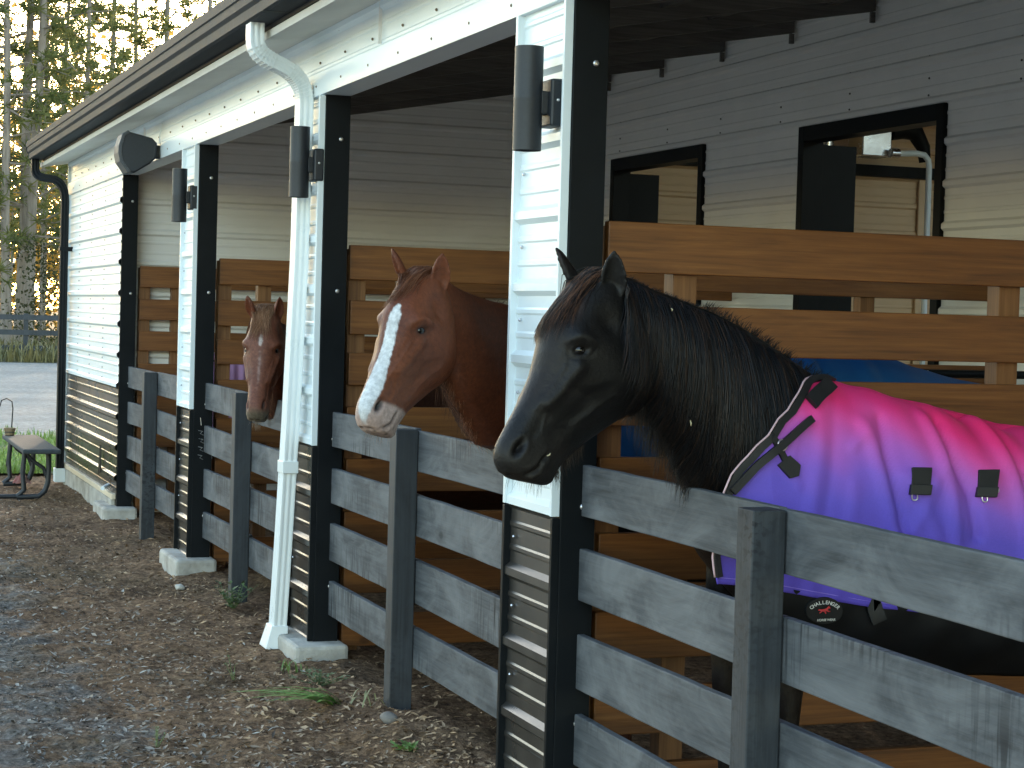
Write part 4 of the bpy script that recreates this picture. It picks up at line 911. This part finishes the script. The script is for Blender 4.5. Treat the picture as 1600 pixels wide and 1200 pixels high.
# --- blankets
RV = [.05,.12,.2,.35,.6,1.0,1.5,2.0,2.4,2.52]; RW = [.15,.175,.215,.245,.262,.275,.288,.288,.24,.20]
RT = ([.05,.12,.3,.4,.5,.57,.65,.75,.83,.964,1.1,1.25,1.6,2.0,2.3,2.52], [1.72,1.70,1.62,1.575,1.53,1.497,1.475,1.452,1.432,1.395,1.37,1.352,1.352,1.40,1.33,1.2])
FRONT = ([.80,.88,.93,1.0,1.15,1.18,1.235,1.30,1.36,1.40,1.44,1.47,1.495,1.51], [.06,.05,.04,.03,.055,.065,.09,.16,.25,.335,.415,.49,.555,.575])
def pl(P, v, z):
    best = np.full(v.shape, 1e9)
    for (a, b), (c, d) in zip(P, P[1:]):
        t = np.clip(((v-a)*(c-a)+(z-b)*(d-b))/((c-a)**2+(d-b)**2), 0, 1); best = np.minimum(best, (v-a-t*(c-a))**2+(z-b-t*(d-b))**2)
    return best
FOLDS = [([(.585,1.375),(.600,1.325),(.620,1.228),(.655,1.08),(.70,.98)], .017, .022), ([(.655,1.39),(.640,1.284),(.654,1.2),(.680,1.085),(.73,.99)], -.020, .017), ([(.735,1.40),(.745,1.33),(.76,1.22)], .012, .05),
 ([(.825,1.385),(.838,1.26),(.85,1.15),(.86,1.02)], .020, .020), ([(.868,1.37),(.866,1.284),(.91,1.177),(.93,1.05)], -.022, .017), ([(.95,1.37),(.965,1.28),(.98,1.2)], .012, .05),
 ([(1.055,1.36),(1.07,1.25),(1.09,1.1),(1.1,.95)], .018, .022), ([(1.095,1.36),(1.11,1.2),(1.14,1.05)], -.018, .018), ([(.70,1.23),(.735,1.17),(.80,1.05)], .010, .020), ([(.86,1.30),(.80,1.22),(.72,1.07)], .008, .018),
 ([(.44,1.47),(.40,1.33),(.34,1.12)], .007, .028), ([(.50,1.45),(.46,1.33),(.40,1.1)], -.005, .022), ([(.53,1.31),(.57,1.34),(.60,1.36)], .008, .016), ([(.30,1.33),(.27,1.26),(.30,1.2)], .005, .014), ([(.52,1.2),(.50,1.05),(.52,.92)], .006, .025),
 ([(1.3,1.3),(1.33,1.1),(1.36,.9)], .015, .03), ([(1.36,1.3),(1.40,1.1)], -.012, .025)]
def rug_mesh(pose, z_hem, folds=1., cols=None, top_bump=1., zlow=None, over=0., nv=170, nz=84):
    """grid over both sides: rows run from the left hem over the spine to the right hem"""
    zc = 1.05; V = np.zeros((nv, 2*nz+1, 3)); fr_w = np.zeros((nv, 2*nz+1)); girth = np.zeros((nv, 2*nz+1))
    for i in range(nv):
        s = i/(nv-1); s = s**1.25
        for j in range(2*nz+1):
            q = abs(j-nz)/nz; side = -1 if j < nz else 1
            # q = 0 spine, q = 1 hem; first guess of z, then the front edge for that height
            vf = .565; z = 1.5
            for it in range(4):
                v = vf + (2.50-vf)*s; zt = float(np.interp(v, *RT)); 
                if q < .34: a = q/.34; z = zt - (zt-(zt*.62+zc*.38))*(1-math.cos(a*PI/2))
                else: a = (q-.34)/.66; z1 = zt*.62+zc*.38; z = z1 + (z_hem(v)-z1)*a
                vf = float(np.interp(z, *FRONT)); vf = max(vf, .52) if side > 0 else vf
            V[i, j] = (v, side, z); girth[i, j] = q
    v, sd, z = V[..., 0], V[..., 1], V[..., 2]; zt = np.interp(v, *RT); W_ = np.interp(v, RV, RW)
    k = np.clip((z-zc)/np.maximum(zt-zc, .05), 0, 1); lat = W_*np.maximum(0, 1-k**2.3)**.55
    lat = np.where(z < zc, W_ + .012*sstep(zc-z, 0, .25), lat)
    d = np.zeros_like(v)
    for P, a, sg in FOLDS: d += a*np.exp(-pl(P, v, z)/(sg*sg))*folds
    d += .004*np.sin(v*23 + z*9)*sstep(1.2-z, 0, .25) + .0025*np.sin(v*61-z*22)*sstep(1.0-z, 0, .12)
    nn = np.array([noise.noise(Vector((float(a)*9, float(b)*7, float(c)))) for a, b, c in zip(v.ravel(), z.ravel(), sd.ravel())]).reshape(v.shape); d += .0045*nn
    up = np.clip((z-1.15)/(zt-1.15+1e-6), 0, 1); y = sd*(lat + d*(1-.8*up**3) + over)
    tb = .014*np.exp(-((v-.90)/.045)**2) - .010*np.exp(-((v-1.0)/.03)**2) + .016*np.exp(-((v-1.085)/.045)**2) - .012*np.exp(-((v-1.175)/.035)**2) + .010*np.exp(-((v-1.3)/.05)**2) + .006*np.exp(-((v-.70)/.05)**2)
    z2 = z + (d*.8 + tb*top_bump)*up**2 + over*up
    V[..., 1] = y; V[..., 2] = z2
    P = pose(V.reshape(-1, 3)); n = 2*nz+1; F = [(a*n+b, a*n+b+1, (a+1)*n+b+1, (a+1)*n+b) for a in range(nv-1) for b in range(n-1)]
    return P, F, V, n
def cloth_mat(name, attr=None, c1=None, c2=None):
    if attr:
        m, nt, b = base(name, (.5,.2,.5), .62, 0, .35); a = nd(nt, 'ShaderNodeAttribute'); a.attribute_name = attr; c = a.outputs['Color']
    else:
        m, nt, b = base(name, c1, .6, 0, .35); c = ramp(nt, noi(nt, coords(nt, (1,1,1), False), 5, 4), [(.3, c1), (.7, c2)])
    v = coords(nt, (1,1,1), False)
    c = mix(nt, .18, c, ramp(nt, noi(nt, v, 240, 3, .6), [(.3, (.5,.5,.5)), (.7, (1,1,1))]), 'MULTIPLY'); c = mix(nt, .2, c, ramp(nt, noi(nt, v, 4, 4, .6), [(.3, (.7,.7,.7)), (.7, (1,1,1))]), 'MULTIPLY')
    lk(nt, c, b.inputs['Base Color']); b.inputs['Specular IOR Level'].default_value = .22
    wv = nd(nt, 'ShaderNodeTexWave', wave_type='BANDS'); wv.inputs['Scale'].default_value = 190; wv.inputs['Distortion'].default_value = 1.; lk(nt, v, wv.inputs['Vector'])
    h = mix(nt, .5, wv.outputs[0], noi(nt, v, 45, 4, .6)); bump(nt, b, h, .18, .002); return m
M['web'] = plain('black_webbing', (.005,.005,.006), (.010,.010,.0115), .6, 90, (1,1,1), bs=.35, bd=.001)
M['pipe'] = plain('pale_pink_piping', (.55,.36,.40), (.66,.46,.50), .6, 30, bs=.1)
M['darkcloth'] = cloth_mat('black_cloth', None, (.004,.004,.005), (.008,.008,.0095))
def surface(P, F): return BVHTree.FromPolygons([tuple(p) for p in P], F)
def pix_ray(x, y): return Vector((Fv + R2*((x-800)/3003.36) - U2*((y-600)/3003.36))).normalized()
def hit(bvh, x, y):
    """where the sight line through a traced point meets the cloth"""
    h = bvh.ray_cast(Vector(CAMP), pix_ray(x, y)); 
    if h[0] is None: h = bvh.find_nearest(Vector(CAMP) + pix_ray(x, y)*5.9)
    n = h[1] if h[1].dot(Vector(CAMP)-h[0]) > 0 else -h[1]; return h[0], n
def band(pts, nrm, w, t, mb=None, lift=.002):
    """flat strap along points on the cloth, with thickness"""
    mb = mb or MB(); R = []
    for i, p in enumerate(pts):
        tg = (pts[min(i+1, len(pts)-1)]-pts[max(i-1, 0)]).normalized(); n = nrm[i]; s = n.cross(tg).normalized(); a = p+n*lift; b = a+n*t
        R.append([a-s*w/2, a+s*w/2, b+s*w/2, b-s*w/2])
    mb.loft(R); return mb
def trace(bvh, px, k=8):
    P, N = [], []
    for (x0, y0), (x1, y1) in zip(px, px[1:]):
        for j in range(k): p, n = hit(bvh, x0+(x1-x0)*j/k, y0+(y1-y0)*j/k); P.append(p); N.append(n)
    p, n = hit(bvh, *px[-1]); P.append(p); N.append(n)
    Ns = [sum((N[max(0, min(len(N)-1, i+d))] for d in (-3,-2,-1,0,1,2,3)), Vector()).normalized() for i in range(len(N))]; return P, Ns
def panel(bvh, px, t, lift=.003):
    """flat patch whose outline is traced on the cloth"""
    H = [hit(bvh, *q) for q in px]; c = sum((h[0] for h in H), Vector())/len(H); n = sum((h[1] for h in H), Vector()).normalized(); P = [h[0]-n*((h[0]-c).dot(n)) for h in H]; k = len(P)
    out = max((h[0]-c).dot(n) for h in H); P = [p+n*(lift+max(0, out)*1.0+.002) for p in P]; m = MB()
    nn = sum(((P[i]-c).cross(P[(i+1) % k]-c) for i in range(k)), Vector()); P = P if nn.dot(n) > 0 else P[::-1]
    return m.add([p-n*.008 for p in P] + [p+n*t for p in P], [tuple(range(k-1, -1, -1)), tuple(range(k, 2*k))] + [(i, (i+1) % k, (i+1) % k+k, i+k) for i in range(k)])
def loop(bvh, x, y, r1, r2, rad, rot=0., lift=.008):
    p, n = hit(bvh, x, y); a = Vector((0,0,1)); a = (a-n*a.dot(n)).normalized(); b = n.cross(a); a, b = a*math.cos(rot)+b*math.sin(rot), b*math.cos(rot)-a*math.sin(rot); m = MB()
    P = [p + n*lift + a*r1*math.copysign(abs(math.cos(t))**.7, math.cos(t)) + b*r2*math.copysign(abs(math.sin(t))**.7, math.sin(t)) for t in [2*PI*k/20 for k in range(21)]]; m.tube(P, rad, 8, False); return m
def letters(bvh, px, s, size, shear=0., arc=None, lift=.004, off=0.):
    p, n = hit(bvh, *px); up = Vector((0,0,1)); up = (up-n*up.dot(n)).normalized(); rt = up.cross(n); m = MB()
    if arc is None:
        V, F = text_mesh(s, size, .0003, shear, off); m.add([p + n*(lift+z) + rt*x + up*y for x, y, z in V], F)
    else:
        k = len(s)
        for i, chx in enumerate(s):
            V, F = text_mesh(chx, size, .0003, 0, off); a = arc[1]*(i-(k-1)/2)/(k-1); ca, sa = math.cos(a), math.sin(a)
            m.add([p + n*(lift+z) + rt*(arc[0]*sa + x*ca + y*sa) + up*(arc[2]*ca - arc[2] + arc[3] - x*sa*.8 + y*ca) for x, y, z in V], F)
    return m, p, n, rt, up
def blanket(root, pose, mat, folds, hem, dye=None, name='blanket', top_bump=1., over=0.):
    P, F, V, n = rug_mesh(pose, hem, folds, top_bump=top_bump, over=over)
    o0 = P.mean(0); me = bpy.data.meshes.new(name); me.from_pydata((P-o0).tolist(), [], F); me.materials.append(mat)
    if dye is not None: mesh_attr(me, 'dye', dye(V))
    o = finish(name, me, o0, root, True); m = o.modifiers.new('thick', 'SOLIDIFY'); m.thickness = .004; m.offset = -1
    return o, P, F, V, n
def belly(root, pose, hem0, hem1, mat, name='belly_band'):
    """dark lower part of the blanket, hanging below its side and curving in under the belly"""
    mb = MB(); nv, nz = 120, 18
    for side in (-1, 1):
        G = []
        for i in range(nv):
            row = []
            for j in range(nz+1):
                vs = .115 if side < 0 else .36; q = j/nz; v = vs + (2.45-vs)*(i/(nv-1)); z0, z1 = hem0(v)+.012, hem1(v); z = z0+(z1-z0)*q
                w = float(np.interp(v, RV, RW)) + .008 - .11*q**2.2; w += .005*math.sin(v*31+q*4) + .004*noise.noise(Vector((v*14, z*12, side))); row.append((v, side*w, z))
            G.append(row)
        mb.grid(G)
    mb.v = [tuple(p) for p in pose(np.array(mb.v))]; o = mb.build(name, mat, root, smooth=True); m = o.modifiers.new('thick', 'SOLIDIFY'); m.thickness = .004
    return o, mb

# ======================================================== the black horse
PB_ = Pose(math.radians(18), 0, 0, 5.1, 0)
H1 = make_horse('black horse in a pink-to-purple blanket with its head over the nearest fence', 'black', PB_)
BL = [(.0048,.0054,.0070), (.024,.0135,.009)]
mane(PB_, H1, 4200, BL, 3, friz=900, frl=.036)
forelock(PB_, H1, 480, [(.016,.012,.011), (.13,.062,.036)], 5, .24, .042, .012)
fringe('throat_hair', PB_, H1, [(-.16,0,1.45),(-.07,0,1.36),(.03,0,1.23),(.08,0,1.15)], 420, .045, (.018,.013,.011), 6)
fringe('whiskers', PB_, H1, [(-.45,0,1.24),(-.40,0,1.28),(-.34,0,1.32)], 200, .04, (.03,.02,.015), 7)
fringe('whiskers', PB_, H1, [(-.60,0,1.24),(-.52,0,1.21),(-.47,0,1.23)], 40, .035, (.02,.016,.014), 8, .0004)
hem_a = lambda v: float(np.interp(v, [.05,.15,.35,.6,.9,1.4,2.5], [.925,.915,.885,.850,.815,.80,.80]))
hem_b = lambda v: float(np.interp(v, [.05,.3,.6,1.0,1.4,2.5], [.72,.68,.645,.62,.60,.64]))
def dye_sunset(V):
    v, y, z = V.reshape(-1, 3).T; zt = np.interp(v, *RT); zt = np.where(v < .57, 1.497 + (.57-v)*.12, zt)
    q = (zt - z) + .020*np.sin(v*11) + .01*np.sin(v*37+z*20); st = np.array([0,.05,.11,.18,.26,.34,.6,.9])
    C = np.array([(.96,.035,.19),(.93,.045,.25),(.80,.095,.42),(.50,.13,.58),(.25,.12,.64),(.15,.10,.60),(.115,.078,.54),(.10,.07,.48)])
    return np.stack([np.interp(q, st, C[:, k]) for k in range(3)], 1)
BK, P, F, V, n = blanket(H1, PB_, cloth_mat('dyed_cotton', 'dye'), .95, hem_a, dye_sunset)
bv = surface(P, F)
bb, bm_ = belly(BK, PB_, hem_a, hem_b, M['darkcloth']); bvb = surface(bm_.v, bm_.f)
G = P.reshape(-1, n, 3)
# binding along the front edge with pale piping
edge = [Vector(p) for p in G[0][2:n-2:2]]; cen = Vector(G[8].mean(0)); inn = [Vector(p) for p in G[3][2:n-2:2]]
nr = []
for i, p in enumerate(edge):
    tg = (edge[min(i+1, len(edge)-1)]-edge[max(i-1, 0)]).normalized(); sd_ = (inn[i]-p).normalized(); nn = tg.cross(sd_).normalized(); o_ = p - Vector(G[10].mean(0)); nr.append(nn if nn.dot(o_) > 0 else -nn)
nr = [sum((nr[max(0, min(len(nr)-1, i+d))] for d in range(-4, 5)), Vector()).normalized() for i in range(len(nr))]
e2 = [p + (q-p).normalized()*.008 for p, q in zip(edge, inn)]
band(e2, nr, .021, .009, None, .003).build('binding', M['web'], BK, smooth=50)
MB().tube([p + (p-q).normalized()*.008 + m_*.006 for p, q, m_ in zip(edge, inn, nr)], .0030, 8).build('piping', M['pipe'], BK, smooth=True)
MB().tube([p + (q-p).normalized()*.010 + m_*.010 for p, q, m_ in zip(edge, inn, nr)], .0016, 8).build('piping', M['pipe'], BK, smooth=True)
he = [Vector(p) for p in G[2:, 1]]; MB().tube([p + Vector((0,-.003,.008)) for p in he], .0014, 6).build('hem_stitch', plain('violet_thread', (.2,.14,.6), (.26,.18,.66), .6, 20, bs=0), BK, smooth=True)
Ps, Ns = trace(bv, [(1293, 603), (1278, 616), (1263, 632)]); band(Ps, Ns, .046, .013, None, .009).build('neck_patch', M['web'], BK, smooth=40)
loop(bv, 1292, 601, .010, .012, .0022, .5, .012).build('ring', M['bolt'], BK, smooth=True)
loop(bv, 1222, 652, .011, .013, .0022, .5, .012).build('ring', M['bolt'], BK, smooth=True)
Ps, Ns = trace(bv, [(1263, 657), (1216, 697), (1180, 728), (1140, 768)]); band(Ps, Ns, .022, .016, None, .011).build('chest_strap', M['web'], BK, smooth=40)
Ps, Ns = trace(bv, [(1203, 678), (1216, 703), (1226, 722)]); band(Ps, Ns, .019, .0085, None, .005).build('keeper_strap', M['web'], BK, smooth=40)
for q in (-.007, .007):
    Pq = [p + n_.cross((Ps[min(i+1, len(Ps)-1)]-Ps[max(i-1, 0)]).normalized()).normalized()*q + n_*.010 for i, (p, n_) in enumerate(zip(Ps, Ns))]; MB().tube(Pq, .0014, 6).build('piping', M['pipe'], BK, smooth=True)
panel(bv, [(1213, 727), (1232, 712), (1248, 727), (1246, 744), (1232, 748)], .005, .005).build('strap_patch', M['web'], BK, bevel=.0015)
loop(bv, 1217, 696, .015, .012, .0024, .65, .018).build('buckle', plain('pinkish_metal', (.6,.5,.52), (.75,.65,.67), .3, 20, metal=.8), BK, smooth=True)
for x, y in ((1438, 731), (1542, 735)):
    panel(bv, [(x-15, y), (x+15, y+1), (x+12, y+42), (x-18, y+40)], .005, .006).build('tab', M['web'], BK, bevel=.002)
    panel(bv, [(x-17, y+26), (x+14, y+27), (x+12, y+43), (x-20, y+42)], .012, .006).build('tab_fold', M['web'], BK, bevel=.002)
    loop(bv, x-10 if x < 1500 else x-6, y+44, .010, .008, .0022, .1, .012).build('buckle', M['bolt'], BK, smooth=True)
    loop(bv, x+10, y+32, .007, .006, .002, .1, .018).build('buckle', M['bolt'], BK, smooth=True)
Ps, Ns = trace(bvb, [(1356, 928), (1364, 948), (1372, 970)]); band(Ps, Ns, .045, .010, None, .006).build('girth_strap', M['web'], BK, smooth=40)
# woven badge on the dark band
el = [(1286+29*math.cos(a), 953+21*math.sin(a)) for a in [2*PI*k/28 for k in range(28)]]
BD = panel(bvb, el, .002, .002).build('badge', plain('badge_black', (.006,.006,.007), (.010,.010,.011), .7, 60), BK, bevel=.0008)
M['letter'] = plain('white_thread', (.66,.65,.62), (.74,.73,.70), .7, 50, bs=0); M['redthread'] = plain('red_thread', (.55,.03,.04), (.65,.05,.05), .7, 50, bs=0)
m, p0, n0, rt, up = letters(bvb, (1286, 953), 'CHALLENGER', .0150, 0, (.052, 1.75, .040, .024), .012, .0003); m.build('lettering', M['letter'], BK)
m, *_ = letters(bvb, (1288, 966), 'HORSE WEAR', .0095, 0, None, .012, .0003); m.build('lettering', M['letter'], BK)
hs = [(-26,2),(-20,5),(-12,4),(-2,6),(6,8),(11,14),(15,17),(17,13),(21,9),(19,7),(14,8),(11,2),(16,-2),(21,-1),(20,-4),(14,-5),(7,-2),(3,-3),(7,-9),(4,-13),(2,-9),(-2,-4),(-9,-3),(-14,-8),(-20,-10),(-19,-7),(-14,-3),(-17,0),(-22,-1)]
m = MB(); hp = [p0 + n0*.0125 + rt*(x*.00082) + up*(y*.00082+.001) for x, y in hs]; m.add(hp + [p + n0*.0006 for p in hp], [tuple(range(len(hs), 2*len(hs)))[::-1]] ); m.build('horse_emblem', M['redthread'], BK)

# ======================================================== the chestnut with the blaze
PM = Pose(.699, -.057, -.149, 6.792, .003, 1.007, .42, .14)
H2 = make_horse('chestnut horse with a broad white blaze, wearing a blue blanket, in the middle stall', 'blaze', PM)
forelock(PM, H2, 240, [(.13,.045,.02), (.22,.09,.045)], 15, .17, .022, .03)
mane(PM, H2, 900, [(.07,.026,.013), (.11,.042,.02)], 13, side=1, friz=260, frl=.02)
fringe('throat_hair', PM, H2, [(-.14,0,1.43),(-.07,0,1.36),(.03,0,1.23),(.08,0,1.15)], 130, .035, (.30,.13,.06), 16)
fringe('whiskers', PM, H2, [(-.60,0,1.24),(-.52,0,1.21),(-.47,0,1.23)], 36, .03, (.3,.22,.18), 18, .0004)
BK2, P, F, V, n = blanket(H2, PM, cloth_mat('blue_cloth', None, (.010,.105,.36), (.017,.14,.44)), .55, lambda v: .925, None, 'blanket', 0., .01)
bb2, bm2 = belly(BK2, PM, lambda v: .925, lambda v: .66, M['darkcloth']); bv2 = surface(bm2.v, bm2.f)
m, *_ = letters(bv2, (978, 843), 'Tough-1', .056, .22, None, .008, .0012); m.build('lettering', M['letter'], BK2)

# ======================================================== the far chestnut
PF = Pose(1.195, .089, -.141, 10.515, -.098, .998, .26)
H3 = make_horse('reddish chestnut horse with a small star, head half behind the white downspout', 'star', PF)
forelock(PF, H3, 320, [(.22,.10,.05), (.34,.19,.11)], 25, .20, .028, .02)
mane(PF, H3, 700, [(.10,.04,.02), (.16,.07,.035)], 23, side=1, friz=100, frl=.02)
fringe('whiskers', PF, H3, [(-.60,0,1.24),(-.52,0,1.21),(-.47,0,1.23)], 60, .045, (.35,.28,.22), 28, .0005)
fringe('throat_hair', PF, H3, [(-.45,0,1.24),(-.36,0,1.31)], 80, .03, (.3,.16,.1), 29)

# bits of straw caught in the black horse's coat
M['straw'] = plain('straw', (.42,.36,.20), (.58,.52,.34), .7, 30, bs=0)
hv_ = surface(PB_(HC), POLY)
for (x, y, dx, dy, lab) in ((850, 710, 5, -4, 'pale straw bit at the corner of the black horse\'s mouth'), (1071, 652, 1, 9, 'straw caught low in the black mane'), (1036, 489, 1, 4, 'tiny straw speck high in the black mane near the crest')):
    p, n_ = hit(hv_, x, y); q = p + R2*(dx*.0019) - U2*(dy*.0019); lf = .010 if x < 900 else .034
    m = MB(); m.tube([p+n_*lf, (p+q)/2+n_*(lf+.003), q+n_*lf], [.0016, .0022, .0012], 6); o = m.build('straw', M['straw'], smooth=True); tag(o, lab, 'straw')
